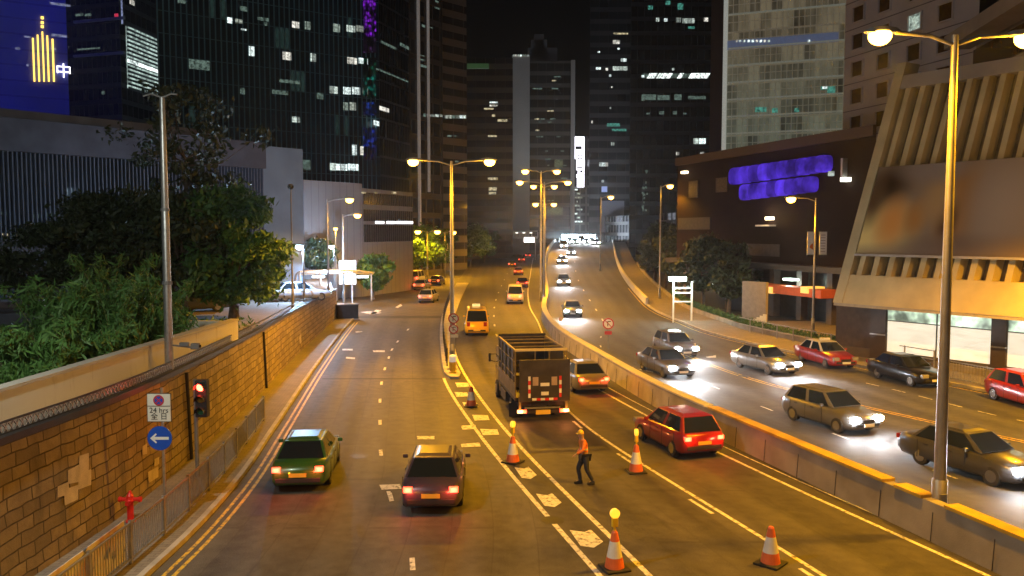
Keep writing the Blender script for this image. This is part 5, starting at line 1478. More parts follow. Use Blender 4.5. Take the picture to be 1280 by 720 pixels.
# I. glass grid tower, lit pale
F = px_face(905, 168, 1052, 160)
hs = 21.3*165/FPX
def gridmat():
    g = NG('lit_glass_grid'); uv, u, v = g.uv()
    w, h = 1.02, hs
    us, vs = g.math('DIVIDE', u, w), g.math('DIVIDE', v, h)
    fu, fv = g.math('FRACT', us), g.math('FRACT', vs)
    mull = g.math('LESS_THAN', fu, .16); slab_ = g.math('LESS_THAN', fv, .1); mid = g.math('LESS_THAN', g.math('ABSOLUTE', g.math('SUBTRACT', fv, .62)), .02)
    m = g.math('MAXIMUM', g.math('MAXIMUM', mull, slab_), mid)
    cell = g.comb(g.math('FLOOR', g.math('DIVIDE', us, 2.0)), g.math('FLOOR', vs), .4); r = g.white(cell)
    n = g.noise(g.comb(g.math('MULTIPLY', u, .5), g.math('MULTIPLY', v, .12)), 1.0, 4)
    inner = g.mr(g.math('ADD', g.math('MULTIPLY', r, .5), n), .35, 1.0, .015, .13)
    # warm upstairs, greener lower down
    t_ = g.mr(v, 28, 46, 0, 1)
    ec = g.mix(t_, (.78,.85,.6,1), (1.0,.82,.5,1))
    return g.out(Base_Color=g.mix(m, (.06,.06,.05,1), (.42,.40,.36,1)), Roughness=g.mr(m, 0, 1, .2, .6), Emission_Color=ec,
                 Emission_Strength=g.math('ADD', g.math('MULTIPLY', g.math('SUBTRACT', 1.0, m), inner), g.math('MULTIPLY', m, .075)))  # mullions and slabs glow too, light put into the material
t = tower('glass_grid_tower', 'pale lit tower of fine glass grid above the brown building', F, 40, 0, 130, gridmat(), mside=mat('brown_side',(.08,.05,.03),.7))
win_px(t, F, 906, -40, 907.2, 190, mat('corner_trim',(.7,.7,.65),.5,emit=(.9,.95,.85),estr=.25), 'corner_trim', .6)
for k_ in range(-2, 9):     # slab edges, with light put into their own emission
    _, z_ = F.hit(925, 17.5+21.3*k_)
    if k_ != 1: rel(fbox(F, .3, F.L-.3, z_-.14, z_+.14, .02, .35).build('glowing_slab_edge', mat('glowing_slab_edge',(.5,.5,.45),.6,emit=(.9,.95,.75),estr=.10)), t)
win_px(t, F, 909, 46, 1048, 57, mat('bluish_plant_floor',(.2,.24,.3),.4,emit=(.35,.45,.8),estr=.13), 'plant_floor_band', .3)
for x in (920,924,929,935,940,945,950,955,960,1010): win_px(t, F, x, 50.5, x+2.6, 53, LWb, 'window', .45)
for q in ((1026,108,1034,112),(1034,108,1044,117),(944,134,951,140),(951,134,958,140),(965,135,972,141),(993,135,999,140)): win_px(t, F, *q, LT)
win_px(t, F, 1028, 108, 1034, 111, LWb, 'window', .1)

# J. pale concrete building with square windows
F = px_face(1050, 104, 1214, 84)
zc_ = mat('pale_precast', (.60,.55,.52), .8, var=.10, scale=.3, bump=.1)
t = tower('precast_building', 'pale concrete building with rows of deep square windows', F, 30, 0, 60, zc_)
dw = mat('amber_dark_glass', (.10,.05,.012), .2, var=.4, scale=1.2)
u0_, z0_ = F.hit(1072, 120); u1_, z1_ = F.hit(1072, 86); dz = (F.hit(1072,86)[1]-F.hit(1072,120)[1])
uu = [F.hit(x, 100)[0] for x in (1072, 1104, 1142, 1180, 1222)]
tops = 0
for i, u in enumerate(uu[:4]):
    for k_ in range(-1, 6):
        z = z0_+dz*k_
        lit_ = (i == 2 and k_ == 2)
        fr = rel(fbox(F, u-.95, u+.95, z-.85, z+.85, .003, .03).build('window', dw if not lit_ else litmat('lit_precast_window',(.8,1,.85),.8,sc=1.2)), t)
        mb = MB()
        for (a,b_,c,d) in ((u-1.1,u-.95,z-1,z+1),(u+.95,u+1.1,z-1,z+1)): fbox(F,a,b_,c,d,.004,.22,mb)
        for (c,d) in ((z-1.0,z-.85),(z+.85,z+1.0)): fbox(F,u-.95,u+.95,c,d,.004,.22,mb)
        o = mb.build('window_frame', zc_); o.parent = fr; o.location = (0,0,0)
for k_ in range(-2, 7): rel(fbox(F, 0, F.L, z0_+dz*(k_-.5)-.05, z0_+dz*(k_-.5)+.05, .002, .06).build('joint', mat('joint_dark',(.2,.18,.17),.8)), t)
# K. beige stepped mass further right
F = px_face(1212, 80, 1330, 62)
t = tower('beige_stepped_building', 'beige stepped building cropped at the top right corner', F, 30, 0, F.hit(1240,42)[1], mat('beige_render', (.32,.25,.17), .85, var=.15, scale=.3))
rel(fbox(F, 0, F.L, F.hit(1240,84)[1], F.hit(1240,52)[1], .02, .25).build('dark_window_band', dw), t)
F = px_face(1212, 79, 1330, 61)
rel(fbox(F, 0, F.L, F.hit(1240,50)[1], F.hit(1240,33)[1], .5, 2.8).build('overhang', MATS['beige_render']), t)

# L. dark brown building with the violet sign
F = px_face(846, 96, 1092, 66)
zt1 = F.hit(1000, 177)[1]
def brownmat():
    g = NG('brown_tile'); uv, u, v = g.uv()
    br = g.N.new('ShaderNodeTexBrick'); g.L.new(uv, br.inputs['Vector']); br.offset = 0; br.inputs['Scale'].default_value = 1; br.inputs['Brick Width'].default_value = 1.2; br.inputs['Row Height'].default_value = .6; br.inputs['Mortar Size'].default_value = .012
    br.inputs['Color1'].default_value = (.024,.014,.010,1); br.inputs['Color2'].default_value = (.018,.010,.008,1); br.inputs['Mortar'].default_value = (.02,.015,.01,1)
    return g.out(Base_Color=g.mix(g.mr(g.noise(uv,.25,5),.35,.65,0,.5), br.outputs[0], (.02,.014,.011,1)), Roughness=.85, Specular_IOR_Level=.15)
zb0 = 4.6
L_ = tower('brown_theatre_building', 'dark brown tiled building with a violet lit sign and street canopy', F, 26, zb0, zt1, brownmat(), mroof=mat('roof_dark',(.03,.03,.03)))
# slanting roof line: raise far end wall piece
rel(fbox(F, F.L*.0, F.L, zt1-.5, zt1+.35, .01, .35).build('parapet_trim', mat('brown_trim',(.06,.035,.02),.6)), L_)
# ground floor, set back, under the canopy
Fg = Face(F.A-F.n*1.6, F.B-F.n*1.6)
rel(fbox(Fg, 0, Fg.L, .1, zb0, -.4, 0).build('shopfront_wall', mat('shopfront_dark',(.03,.028,.026),.35,var=.3)), L_)
rel(fbox(F, 0, F.L, zb0-.002, zb0+.5, .005, 1.4).build('canopy', mat('canopy_dark',(.04,.035,.03),.6)), L_)
for i in range(8):
    u = F.L*(.04+.13*i); rel(fbox(F, u, u+.7, .1, zb0-.01, -.9, -.2).build('column', mat('column_tile',(.12,.10,.09),.5)), L_)
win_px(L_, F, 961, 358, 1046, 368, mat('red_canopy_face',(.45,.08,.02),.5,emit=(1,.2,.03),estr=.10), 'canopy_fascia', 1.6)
for x in (980, 1026):
    o = win_px(L_, F, x-4, 358, x+5, 366, glow('amber_spot',(1,.5,.08),1.3), 'canopy_light', 1.75)
u_, z_ = F.hit(993, 349); pz = F.pt(u_, z_, .6)
win_px(L_, F, 988, 348, 999, 350.5, glow('fluoro_tube',(.8,1,.85),6), 'tube_light', .8); point(L_, pz-L_.location+Vector((0,0,-.4)), 60, (.8,1,.85), .2)
q_ = px_face(929, 70, 959, 68)
o = rel(fbox(q_, 0, q_.L, .1, q_.hit(940,352)[1], -.3, .0).build('grey_pier', mat('grey_pier',(.28,.26,.26),.7,var=.12)), L_)
# stair-stepped white panel at the foot of the pier
pan = empty('stepped_panel', (q_.A.x, q_.A.y, .1), 0, 'white stair-stepped panel at the foot of the grey pier', 'panel')
for i in range(7):
    x0 = 931+i*4; y_ = 404-1.9*i
    a, za = q_.hit(x0, y_); b_, _ = q_.hit(x0+4, y_)
    if i == 0: mbp = MB()
    fbox(q_, a, b_, .9 if False else max(.12, q_.hit(945,408)[1]), za, .05, .14, mbp)
rel(mbp.build('board', M['wht']), pan); rel(MB().box(q_.pt(q_.L*.5,.5,.1),(.1,.1,.9)).build('post', M['pole_d']), pan)
# windows with decorative grilles, small lamps
for (x0,y0,x1,y1) in ((862,226,873,247),(896,222,910,240)):
    w_ = win_px(L_, F, x0, y0, x1, y1, mat('grille_window',(.05,.035,.03),.6,var=.6,scale=6), 'grille_window', .12)
win_px(L_, F, 856, 214, 860.5, 217, glow('small_lamp',(1,.8,.5),5), 'wall_light', .5)
win_px(L_, F, 962, 271, 968, 275, glow('small_lamp',(1,.8,.5),5), 'wall_light', .5)
pl_ = F.pt(*F.hit(965,273), .9); point(L_, pl_-L_.location, 60, (1,.7,.35), .1)
win_px(L_, F, 952, 281, 970, 283, mat('glowing_ledge',(.6,.5,.35),.6,emit=(1,.8,.5),estr=.2), 'ledge', .7)  # light put into the ledge's own emission
win_px(L_, F, 934, 305, 975, 320, mat('dim_grey_window',(.05,.05,.06),.5,var=.3), 'window', .06)
win_px(L_, F, 848, 272, 888, 287, mat('dim_grey_window',(.05,.05,.06),.5,var=.3), 'window', .06)
win_px(L_, F, 1058, 222, 1064, 227, glow('wall_lamp2',(.95,.95,.8),5), 'wall_light', .6)
win_px(L_, F, 1057.5, 198, 1059, 226, M['steel'], 'rail_post', .5)
win_px(L_, F, 1040, 214, 1043, 220, LWb, 'wall_light', .4)
# violet sign: two rows of round letter-like blobs of light
vio = empty('violet_sign', tuple(F.pt(F.hit(980,224)[0], F.hit(980,224)[1], .5)), 0, 'violet lit two-row sign on the dark brown building', 'sign')
def violet(s, i):
    n = 'violet_neon_%d' % i
    if n in MATS: return MATS[n]
    g = NG(n); g.b.inputs['Emission Color'].default_value = (.13,.05,1.0,1); g.b.inputs['Specular IOR Level'].default_value = 0
    return g.out(Base_Color=(.01,.005,.04,1), Roughness=.95, Emission_Strength=g.mr(g.noise(g.obj(), .55, 3), .35, .65, .35*s, 1.5*s))
for (row, x0, x1, yl_, yr_, n_, hh) in ((0,919,1040,221,204,10,8.5),(1,932,1023,241,230,8,8)):
    for i in range(n_):
        fx = (i+.5)/n_; x = x0+(x1-x0)*fx; y_ = yl_+(yr_-yl_)*fx; wpx = (x1-x0)/n_*.5
        u, z = F.hit(x, y_); hu = abs(F.hit(x+wpx, y_)[0]-u); hz = abs(F.hit(x, y_-hh)[1]-z)
        c = F.pt(u, z, .45); mb = MB();         q3 = Matrix(((F.d.x, F.n.x, 0),(F.d.y, F.n.y, 0),(0,0,1)))
        pts = [(math.copysign(abs(math.cos(t_))**.6,math.cos(t_))*hu*1.45, math.copysign(abs(math.sin(t_))**.6,math.sin(t_))*hz*1.25) for t_ in [k_*math.pi/9 for k_ in range(18)]]
        mb.loft([[c+q3@Vector((a*s_, o_, b_*s_)) for a, b_ in pts] for s_, o_ in ((1,-.15-.02*i),(1,.1+.012*i),(.85,.18+.012*i))])
        rel(mb.build('glowing_letter', violet((.36,.55,.28,.44)[(i*7+row) % 4]*(1.15 if i > n_*.7 else 1), (i*7+row) % 4 + (10 if i > n_*.7 else 0))), vio)
pc = F.pt(F.hit(980,224)[0], F.hit(980,224)[1], 2.5); point(vio, pc-vio.location, 130, (.2,.1,1), .8, 'sign_glow')
# sloped parapet making the roof line rise to the left
zl_ = F.hit(850, 192)[1]; zr2 = F.hit(1078, 160)[1]

# storefront strip under the trees and white gate frame
Fq = px_face(864, 92, 930, 84)
sf = tower('shop_row', 'row of dark shops with a white lit sign strip behind the roadside trees', Fq, 8, 0, Fq.hit(900,338)[1], mat('shop_dark',(.03,.035,.04),.4))
for i in range(9):
    x = 864+i*7.1
    win_px(sf, Fq, x, 352+.7*i*.9, x+6.2, 357.5+.7*i*.9, litmat('shop_sign_light',(.9,1,.97),3.2,sc=1.5), 'sign_strip', .25)
gt = empty('ladder_stand', tuple(P(853,386,.3)), 0, 'white ladder-like steel frame with a bright lamp on top beside the low wall', 'frame')
Yg = P(853, 392, .8).y
gz = [PY(842,352,Yg), PY(865,352,Yg)]
mbx = MB()
for q in gz: mbx.bar((q.x,Yg,rz(Yg)),(q.x,Yg,q.z),.14)
rel(mbx.build('post', M['wht']), gt)
for y_ in (360, 366, 377): z = PY(850, y_, Yg).z; rel(MB().bar((gz[0].x,Yg,z),(gz[1].x,Yg,z),.12).build('rung', M['wht']), gt)
q = PY(847, 348.5, Yg); rel(MB().box(q,(1.5,.4,.35)).build('lamp_box', glow('greenish_flood',(.8,1,.9),9)), gt); point(gt, q-gt.location+Vector((0,-.6,-.2)), 500, (.8,1,.9), .3)

# M. right foreground building: battered fins, band, billboard, shop windows
k_ = 4.4
A = P(1280, 397, 3.6); B = P(1042, 378, 3.6)
A2 = B+(A-B)*1.9
FM = Face((B.x,B.y),(A2.x,A2.y))
lean = .40
def lp_(u, z, out=0.0): return FM.pt(u, z, out-(z-3.6)*lean)
root = tag(empty('podium_building', (B.x, B.y, 0)), 'amber-lit concrete podium with leaning fins, billboard and lit shop windows', 'building')
M['amc'] = mat('yellowish_concrete', (.62,.52,.28), .8, var=.2, scale=.5, bump=.25, bscale=12)  # even yellowish base colour
LM = FM.L; DP = 16
def leanbox(u0, u1, z0, z1, o0, o1, name, m, mb=None, parent=None, build=True):
    mb = mb or MB()
    mb.loft([[lp_(u0,z,o0), lp_(u1,z,o0), lp_(u1,z,o1), lp_(u0,z,o1)] for z in (z0, z1)])
    return rel(mb.build(name, m), root) if build else mb
zband = 5.35
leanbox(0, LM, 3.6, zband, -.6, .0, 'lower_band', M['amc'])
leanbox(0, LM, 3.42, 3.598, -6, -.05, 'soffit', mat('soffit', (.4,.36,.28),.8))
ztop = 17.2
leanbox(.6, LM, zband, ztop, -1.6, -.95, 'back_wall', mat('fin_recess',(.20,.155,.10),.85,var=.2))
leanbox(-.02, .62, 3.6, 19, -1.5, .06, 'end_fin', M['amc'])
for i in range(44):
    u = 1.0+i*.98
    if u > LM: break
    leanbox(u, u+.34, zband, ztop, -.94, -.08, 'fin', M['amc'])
leanbox(.3, LM, ztop, ztop+.9, -2.0, .02, 'cornice', mat('cornice_conc',(.40,.35,.28),.85,var=.15,scale=.4))
leanbox(LM*.3, LM, ztop+.9, ztop+7, -9, -3.2, 'upper_storey', mat('upper_conc',(.34,.27,.19),.85,var=.12,scale=.4))
rel(MB().prism([tuple(FM.pt(0,0,-7.5)[:2]), tuple(FM.pt(LM,0,-7.5)[:2]), tuple(FM.pt(LM,0,-DP-8)[:2]), tuple(FM.pt(0,0,-DP-8)[:2])], 3.6, 15).build('rear_block', mat('rear_block',(.2,.17,.13),.85)), root)
# billboard on the fins
def bbmat():
    g = NG('blurred_billboard'); uv, u, v = g.uv()
    c = (.30,.235,.17,1)
    def blob(cu, cv, ru, rv, col, c, amt=1.0):
        a = g.math('DIVIDE', g.math('SUBTRACT', u, cu), ru*1.35); b = g.math('DIVIDE', g.math('SUBTRACT', v, cv), rv*1.3)
        d = g.math('ADD', g.math('MULTIPLY', a, a), g.math('MULTIPLY', b, b))
        return g.mix(g.math('MULTIPLY', g.math('POWER', g.mr(d, 0, 1, 1, 0), 1.6), amt), c, col)
    c = blob(.0,.15,.35,.55,(.95,.78,.3,1), c); c = blob(.12,.78,.16,.28,(.03,.014,.008,1), c); c = blob(.02,.6,.09,.3,(.12,.07,.03,1), c)
    c = blob(.2,.35,.12,.3,(.8,.38,.09,1), c); c = blob(.36,.4,.08,.22,(.5,.25,.06,1), c)
    c = blob(.62,.55,.14,.5,(.38,.19,.04,1), c); c = blob(.57,.38,.07,.22,(.05,.015,.005,1), c); c = blob(.48,.6,.12,.3,(.5,.34,.16,1), c)
    c = blob(.55,-.02,.9,.14,(.22,.17,.14,1), c, .8); c = blob(.8,.12,.5,.12,(.18,.13,.1,1), c, .8); c = blob(.42,.95,.25,.18,(.3,.26,.24,1), c); c = blob(.9,.6,.25,.5,(.42,.36,.3,1), c)
    return g.out(Base_Color=c, Roughness=.5)
def lean_hit(px, py, out):
    lo, hi = 5.0, 200.0
    r = ray(px, py)
    f = lambda t: (Vector((r.x*t, r.y*t, 0))-FM.A).dot(FM.n) - (out-((CAMZ+r.z*t)-3.6)*lean)
    for _ in range(60):
        mid = (lo+hi)/2
        if f(lo)*f(mid) <= 0: hi = mid
        else: lo = mid
    w = Vector((r.x*lo, r.y*lo, CAMZ+r.z*lo)); return (Vector((w.x,w.y,0))-FM.A).dot(FM.d), w.z
ua, zt_ = lean_hit(1086, 210, .35); ub, zb_ = lean_hit(1071, 317, .35)
u0b = max(.9, min(ua, ub)); u1b = LM*.98
bb = empty('billboard', tuple(lp_(u0b, zb_, .2)), 0, 'long blurred brown and cream billboard mounted on the leaning fins', 'billboard')
u1s, _ = lean_hit(1280, 250, .35)
q = [lp_(u0b,zb_,.36), lp_(u1b,zb_,.36), lp_(u1b,zt_,.36), lp_(u0b,zt_,.36)]
K_ = (u1b-u0b)/(u1s-u0b)
rel(MB().face(q, [(0,0),(K_,0),(K_,1),(0,1)]).build('printed_face', bbmat(), fix=False), bb)
mb = MB(); mb.loft([[lp_(u0b,z,.0), lp_(u1b,z,.0), lp_(u1b,z,.35), lp_(u0b,z,.35)] for z in (zb_, zt_)]); rel(mb.build('box_frame', M['pole_d']), bb)
mb = MB(); mb.loft([[lp_(u0b-.05,z,.36), lp_(u1b,z,.36), lp_(u1b,z,.46), lp_(u0b-.05,z,.46)] for z in (zb_-.14, zb_-.003)]); rel(mb.build('lower_trim', M['conc_l']), bb)
# ground floor shop windows
FS = Face(tuple(FM.pt(0,0,-1.6)[:2]), tuple(FM.pt(LM,0,-1.6)[:2]))
zs = FS.hit(1109, 439)[1]
rel(fbox(FS, -1.0, LM, .1, 3.42, -.5, -.12).build('shop_wall', mat('shop_wall_dark',(.07,.05,.035),.6,var=.2)), root)
rel(fbox(FS, -1.0, LM, .1, max(.4, zs), -.115, .05).build('plinth', mat('plinth_dark',(.1,.08,.06),.6)), root)
def shopmat():
    g = NG('lit_shop_blind'); uv, u, v = g.uv()
    n = g.noise(uv, 1.3, 6); 
    st = g.mr(v, .55, 1.0, 1.05, 1.45)
    low = g.mr(g.noise(g.comb(g.math('MULTIPLY',u,1.0), g.math('MULTIPLY',v,6.0)), 1.2, 5), .45, .7, 1.0, .72)
    return g.out(Base_Color=(.6,.58,.5,1), Roughness=.5, Emission_Color=(1.0,.93,.72,1), Emission_Strength=g.math('MULTIPLY', g.math('MULTIPLY', .8, low), g.mr(n,.3,.7,.9,1.1)))
sm_ = shopmat(); st_ = litmat('shop_transom_light', (.78,1.0,.72), 1.6, sc=.5)
for (x0, x1) in ((1109,1170),(1171.5,1239),(1260,1330),(1335,1400)):
    u0, _ = FS.hit(x0, 420); u1, _ = FS.hit(x1, 420)
    za = FS.hit(1109, 401)[1]
    o = MB().face([FS.pt(u0,zs,-.02),FS.pt(u1,zs,-.02),FS.pt(u1,za,-.02),FS.pt(u0,za,-.02)],[(0,0),(2,0),(2,1),(0,1)]).build('shop_window', sm_, fix=False); rel(o, root)
    o = rel(fbox(FS, u0, u1, za+.06, 3.41, -.05, -.02).build('transom_light', st_), root)
    mb = MB(); fbox(FS, u0, u1, za, za+.06, -.1, .03, mb); fbox(FS, u0-.06, u0, zs, 3.41, -.1, .03, mb); fbox(FS, u1, u1+.06, zs, 3.41, -.1, .03, mb); rel(mb.build('window_frame', M['pole_d']), root)
for (x0, x1) in ((1089,1108),(1240,1259)):
    u0, _ = FS.hit(x0, 420); u1, _ = FS.hit(x1, 420); rel(fbox(FS, u0, u1, .1, 3.41, -.1, .12).build('pier', mat('dark_pier',(.06,.045,.035),.4)), root)
    win_px(root, FS, x0+1, 417 if x0 < 1100 else 433, x1, 418.5 if x0 < 1100 else 434.5, M['steel'], 'handrail', .25)
# N. far backdrop: flyover/footbridge and low blocks
fb = empty('footbridge', (-6, 300, 0), 0, 'distant covered footbridge crossing above the middle road', 'footbridge')
(za) = PY(620, 297, 300).z; zb_ = PY(620, 290, 300).z
x0, x1 = PY(560, 290, 300).x, PY(672, 290, 300).x
rel(MB().box(((x0+x1)/2,300,za),(x1-x0,4,.7)).build('deck', M['conc_l']), fb); rel(MB().box(((x0+x1)/2,300,zb_+.3),(x1-x0,4.4,.35)).build('roof', M['conc_l']), fb)
for i in range(16): x = x0+(x1-x0)*i/15; rel(MB().box((x,298,(za+zb_)/2),(.35,.35,zb_-za)).build('post', M['conc_l']), fb)
for x in (x0+1, x0+16): rel(MB().box((x,300,za/2),(1.2,1.2,za)).build('pier', M['conc']), fb)
for i in range(12): rel(MB().box((x0+2+i*2.5,297.7,zb_-.3),(.9,.1,.25)).build('light_fitting', glow('footbridge_light',(1,.95,.8),3)), fb)
gtry = empty('road_gantry', (PY(662,300,240).x,240,0), 0, 'distant white lit gantry sign above the red-lit cars', 'sign')
q0, q1 = PY(655,297,240), PY(668,303,240)
rel(MB().box(((q0.x+q1.x)/2,240,(q0.z+q1.z)/2),(q1.x-q0.x,.3,q0.z-q1.z)).build('lit_face', glow('gantry_white',(1,.93,.9),4)), gtry)
for x in (q0.x-.5, q1.x+.3): rel(MB().box((x,240,q0.z/2),(.25,.25,q0.z)).build('post', M['steel']), gtry)
rel(MB().box(((q0.x+q1.x)/2,240.3,q0.z+.3),(q1.x-q0.x+1.5,.3,.3)).build('beam', M['steel']), gtry)
# added glowing panel standing in for headlight glare on the flyover crest
q0, q1 = PY(702,301,262), PY(744,309,262)
cr = empty('lit_gantry', ((q0.x+q1.x)/2,262,4.6), 0, 'added glowing panel standing in for headlight glare on the flyover crest', 'gantry')
zc0 = PY(720,300,262).z
rel(MB().box(((q0.x+q1.x)/2,262,zc0+.2),(q1.x-q0.x,1.0,3.0)).build('lit_face', glow('crest_glare_white',(.62,.85,1.0),14)), cr)
for x in (q0.x-.6, q1.x+.6): rel(MB().box((x,262,(zc0+4.6)/2),(.5,.5,zc0-4.6+1.4)).build('post', M['steel']), cr)
point(cr, Vector((0,-4,zc0-4.6-.3)), 26000, (.7,.87,1.0), 1.0)  # added lamp throwing the crest glare onto the road
# low walls and blocks beyond the left junction
F = px_face(436, 112, 512, 128)
o = fbox(F, 0, F.L, 0, 2.6, -.4, 0).build('brick_wall', mat('brown_brick',(.22,.14,.08),.85,var=.35,scale=1.5)); tag(o, 'low brown brick wall below the grey louvred building', 'wall')
F = px_face(514, 210, 600, 250)
tower('far_block', 'low dim amber-lit block behind the junction trees', F, 20, 0, 9, facade('far_block_wall',(.2,.15,.1),(.05,.04,.03),3,3.2,.3,.3,lit=.15,lcol=(1,.7,.3),ls=.25))
F = px_face(756, 280, 880, 200)
tower('far_low_block', 'low dim block behind the trees right of the flyover crest', F, 20, 0, 13, facade('far_low_wall',(.12,.11,.11),(.04,.04,.05),3,3.4,.3,.3,lit=.15,lcol=(.8,.85,1),ls=.2))
# curved walkway shelter on the left upper level
sh = empty('walkway_shelter', tuple(P(372, 362, 2.7)), 0, 'pale curved walkway shelter with lit underside beyond the stone wall', 'shelter')
Ys = 82
pa, pb = PY(371,340,Ys), PY(466,340,Ys+14)
pts = [PY(369,352,Ys), PY(370,344,Ys), PY(374,340,Ys), PY(400,338.5,Ys+3), PY(440,338,Ys+8), PY(464,341,Ys+14)]
rel(MB().tube([tuple(p) for p in pts], .11, 8).build('curved_rail', mat('pale_tube',(.7,.72,.75),.4)), sh)
c = (pts[3]+pts[4])/2
mb = MB(); mb.loft([[Vector((p.x,p.y+dy,p.z-.35+dz_)) for dy, dz_ in ((0,0),(0,.1),(2.6,.3),(2.6,.2))] for p in pts[2:]]); rel(mb.build('roof', mat('pale_canopy',(.6,.63,.7),.5)), sh)
for x0, x1 in ((388,408),(444,462)):
    q0, q1 = PY(x0,345,Ys+4), PY(x1,347,Ys+6); rel(MB().box((q0+q1)/2,(q1.x-q0.x,.5,.18)).build('tube_light', glow('shelter_light',(.8,.9,1),7)), sh)
point(sh, (pts[3]-sh.location)+Vector((1,1,-1.2)), 900, LED, .3)
for i in (2,3,4,5):
    p = pts[i]; rel(MB().cyl((p.x,p.y,0.1 if p.x > -24 else 2.6),(p.x,p.y,p.z-.1),.08).build('post', MATS['pale_tube']), sh)
# ---------------------------------------------------------------- trees and shrubs
def leaves(name, clumps, per, size, m, parent, narrow=1.0, droop=0.0, seed=1):
    """clumps: list of (centre, radii). A crown as one mesh of many leaf faces"""
    g = np.random.default_rng(seed)
    V = []; N = 0
    for (c, rad) in clumps:
        n = int(per)
        d = g.normal(size=(n,3)); d /= np.linalg.norm(d, axis=1)[:,None]
        rr = g.uniform(.35, 1.0, n)[:,None]**.5 * (1+.25*g.normal(size=(n,1)))
        p = np.array(c)+d*rr*np.array(rad)
        a = g.normal(size=(n,3)); a[:,2] -= droop; a /= np.linalg.norm(a, axis=1)[:,None]
        b = np.cross(a, g.normal(size=(n,3))); b /= np.linalg.norm(b, axis=1)[:,None]
        s = size*(g.uniform(.35, 1.0, n)**1.5*1.7+.15)[:,None]
        q = np.stack([p-a*s, p+b*s*.42*narrow, p+a*s, p-b*s*.42*narrow], 1)
        V.append(q.reshape(-1,3)); N += n
    V = np.concatenate(V)
    me = bpy.data.meshes.new(name)
    me.vertices.add(len(V)); me.vertices.foreach_set('co', V.astype(np.float32).ravel())
    me.loops.add(4*N); me.loops.foreach_set('vertex_index', np.arange(4*N, dtype=np.int32))
    me.polygons.add(N); me.polygons.foreach_set('loop_start', np.arange(0, 4*N, 4, dtype=np.int32))
    me.update(calc_edges=True); me.materials.append(m)
    o = bpy.data.objects.new(name, me); COL.objects.link(o); o.parent = parent
    return o
def tree(label, base, H, R_, name='tree', m='leaf_a', per=260, nclump=60, leaf=.16, trunk_r=.2, crown_z=.38, seed=1, sparse=1.0, oval=1.0, group=None, cat='tree'):
    g = random.Random(seed)
    r = empty(name, base, 0, label, cat, group)
    limbs = MB(); cl = []
    top = Vector((g.uniform(-.3,.3), g.uniform(-.3,.3), H*crown_z))
    mid = Vector((top.x*.4+.1, top.y*.3, H*crown_z*.5))
    limbs.cyl((0,0,0), mid, trunk_r*1.2, trunk_r*.9, 10).cyl(mid, top, trunk_r*.9, trunk_r*.7, 10)
    for i in range(nclump):
        t = g.uniform(0, 2*math.pi); h = g.uniform(0, 1)
        rad = R_*math.sqrt(max(.05, 1-(2*h-1)**2*.85))*g.uniform(.25,1.0)*sparse
        p = Vector((math.cos(t)*rad*oval, math.sin(t)*rad, H*crown_z*.8+(H-H*crown_z*.8)*h))
        s = R_*g.uniform(.16,.34)
        cl.append((tuple(p), (s, s, s*.7)))
        if i % 2 == 0:
            k = top.lerp(p, .5)+Vector((0,0,-.1*R_))
            limbs.cyl(top.lerp(Vector((0,0,H*.8)), h*.5), k, trunk_r*.3, trunk_r*.18, 6, False).cyl(k, p, trunk_r*.18, trunk_r*.06, 5, False)
    limbs.build('trunk', M['bark'], r)
    leaves('crown', cl, per, leaf, M[m], r, seed=seed)
    return r
def groundz(p): return wall_top(p[1])-.1 if p[1] < WEND else 2.6
def at(px_, Y, z=None):
    q = PY(px_, 300, Y); return (q.x, Y, groundz((q.x, Y)) if z is None else z)
tree('broad leafy tree rising right of the grey mast', at(290, 47), 7.0, 3.1, nclump=80, per=330, leaf=.15, trunk_r=.28, seed=3, crown_z=.25)
tree('darker round tree directly behind the grey mast', at(226, 46), 6.6, 3.0, nclump=70, per=280, leaf=.15, seed=5, m='leaf_c')
tree('thin high tree reaching over the roof of the low dark block', at(235, 54), 13.8, 3.8, nclump=44, per=90, leaf=.17, trunk_r=.2, crown_z=.62, seed=8, m='leaf_c', oval=1.3)
tree('dark leafy tree behind the bamboo on the left', at(135, 48), 6.8, 4.0, nclump=60, per=230, leaf=.15, seed=9, m='leaf_c')
tree('dim sparse tree before the fins of the low block', at(60, 50), 5.2, 3.6, nclump=40, per=150, leaf=.14, seed=10, m='leaf_c')
def bamboo(label, base, H, R_, n, seed, m='leaf_b'):
    g = random.Random(seed); r = empty('bamboo_clump', base, 0, label, 'bamboo', 'bamboo clumps behind the white parapet')
    cu = MB(); cl = []
    for i in range(n):
        a = g.uniform(0, 2*math.pi); rr = R_*g.uniform(0,.5); b0 = Vector((math.cos(a)*rr, math.sin(a)*rr, 0))
        ln = Vector((math.cos(a), math.sin(a), 0))*R_*g.uniform(.4,.9); h = H*g.uniform(.6,1.05)
        pts = [b0+ln*(t*t)+Vector((0,0,h*(t-.12*t*t*t))) for t in (0,.25,.5,.75,1)]
        for k in range(4): cu.cyl(pts[k], pts[k+1], .022-.004*k, .02-.004*k, 5, False)
        for k in range(1, 9):
            t = .15+.85*k/8; p = b0+ln*(t*t)+Vector((0,0,h*(t-.12*t**3))); cl.append((tuple(p), (.3,.3,.24)))
    cu.build('culms', mat('bamboo_culm',(.3,.33,.12),.5), r); leaves('foliage', cl, 24, .15, M[m], r, narrow=.42, droop=.9, seed=seed)
    return r
bs = [(62,25,1.5,1.1,12),(100,25,2.1,1.3,16),(66,33,2.9,1.5,16),(108,31,3.2,1.5,20),(150,31.5,3.0,1.5,18),(180,35,3.2,1.5,16),(136,38,4.0,1.8,18),(206,33.5,2.2,1.1,12),(186,29.5,1.6,.9,10),(152,27.2,1.6,.9,12),(20,24,.9,.9,10)]
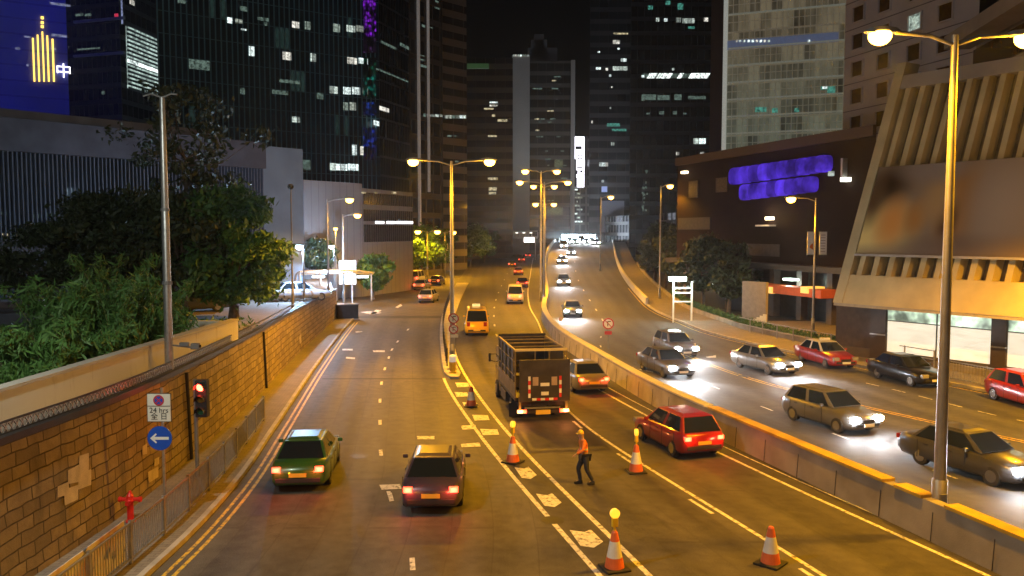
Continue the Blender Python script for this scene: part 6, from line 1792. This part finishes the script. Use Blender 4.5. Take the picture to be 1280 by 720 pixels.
names = ['low bamboo second from the left along the parapet','bamboo bending over the parapet left of the middle','tall bamboo set back at the left, pale stems showing','tallest bright bamboo in the middle of the bed','bright bamboo just right of the tallest one','dark bamboo to the left of the grey mast, set back','far high bamboo behind the brightest clumps','small bamboo leaning against the grey mast','little bamboo tuft at the parapet left of the mast','short bamboo tuft over the parapet where it is brightest','very low bamboo tuft at the extreme left of the parapet']
for i, ((px_, Y, H, R_, n), lab) in enumerate(zip(bs, names)):
    b = at(px_, Y); lim = -13.1-R_*1.0
    bamboo(lab, (min(b[0], lim), Y, b[2]), H, R_, n, 20+i)
tag(leaves('ground_cover', [((x, y, wall_top(y)-.0), (1.0,1.0,.35)) for x in np.arange(-25,-14.4,1.5) for y in np.arange(19,45,1.6)], 90, .11, M['leaf_b'], None, narrow=.6, droop=.3, seed=4), kind='stuff')
# junction trees and right side trees
for (px_, Y, H, R_, s, lab, m) in ((466,100,5.0,2.3,31,'round amber-lit tree before the grey louvred building','leaf_a'),
    (528,140,8.5,4.5,32,'amber-lit tree left of the middle street lamp','leaf_a'),(549,165,8.0,4.2,33,'amber-lit tree just left of the middle lamp pole','leaf_a'),
    (588,190,9,5,34,'dim tree right of the middle lamp pole','leaf_a'),(605,215,8,4,37,'yellow-green tree near the distant footbridge','leaf_a'),
    (345,90,5.0,2.2,35,'dark little tree under the blue-white lamp','leaf_c'),(395,96,4.2,2.4,36,'dark shrub-like tree between the blue-white lamps','leaf_c')):
    q = PY(px_, 300, Y); tree(lab, (q.x, Y, 0.0 if px_ > 400 else 2.6), H, R_, m=m, nclump=46, per=110, leaf=.26, seed=s, trunk_r=.16)
for (px_, Y, H, R_, s, lab, m) in ((818,118,11,5.0,41,'tall dark tree right of the flyover at the left end of the row','leaf_c'),(846,104,10.5,4.6,42,'dark tree second from the left beside the flyover','leaf_c'),
    (880,86,8.8,3.8,43,'slim tree before the brown building','leaf_c'),(912,80,8.2,3.6,44,'tree whose trunk stands by the grey pier','leaf_c'),(795,135,8,4.2,45,'low dark tree nearest the flyover crest','leaf_c'),
    (944,84,6.5,3.0,46,'dim tree in front of the brown building wall','leaf_c')):
    q = PY(px_, 300, Y); x = max(q.x, RK(Y)+5.5 if Y > 90 else RK(Y)+4.6)
    tree(lab, (x, Y, 0.1), H*.82, R_*.72, m=m, nclump=40, per=110, leaf=.22, seed=s, trunk_r=.2)
# hedge along the back of the right pavement
cl = []
for y in np.arange(48, 100, .55): p = RK.off(float(y), 4.1); cl.append(((p.x, p.y, .55+rz(p.y)*.9), (.35,.4,.35)))
hg = empty('hedge', (RK.off(60,4.1).x, 60, .1), 0, 'low clipped hedge behind the right pavement', 'hedge')
rel(leaves('foliage', cl, 110, .09, M['leaf_a'], None, seed=6), hg)
mb = MB()
for y in np.arange(48, 100, 1.1): p = RK.off(float(y), 4.1); mb.cyl((p.x,p.y,.05),(p.x,p.y,.6+rz(p.y)*.9),.02,n=5)
rel(mb.build('stems', M['bark']), hg)

# ---------------------------------------------------------------- night haze over the city
HAZE = 0.00028
mb = MB().box((20, 190, 78), (420, 460, 162))
hz_ = mb.build('haze', bpy.data.materials.new('haze'), None)
m_ = hz_.data.materials[0]; m_.use_nodes = True; nt = m_.node_tree; nt.nodes.clear()
out = nt.nodes.new('ShaderNodeOutputMaterial'); pv = nt.nodes.new('ShaderNodeVolumePrincipled')
pv.inputs['Color'].default_value = (.85,.87,.92,1); pv.inputs['Density'].default_value = HAZE; pv.inputs['Anisotropy'].default_value = .86
nt.links.new(pv.outputs[0], out.inputs['Volume'])
tag(hz_, 'thin night haze over the road and the towers', kind='stuff')
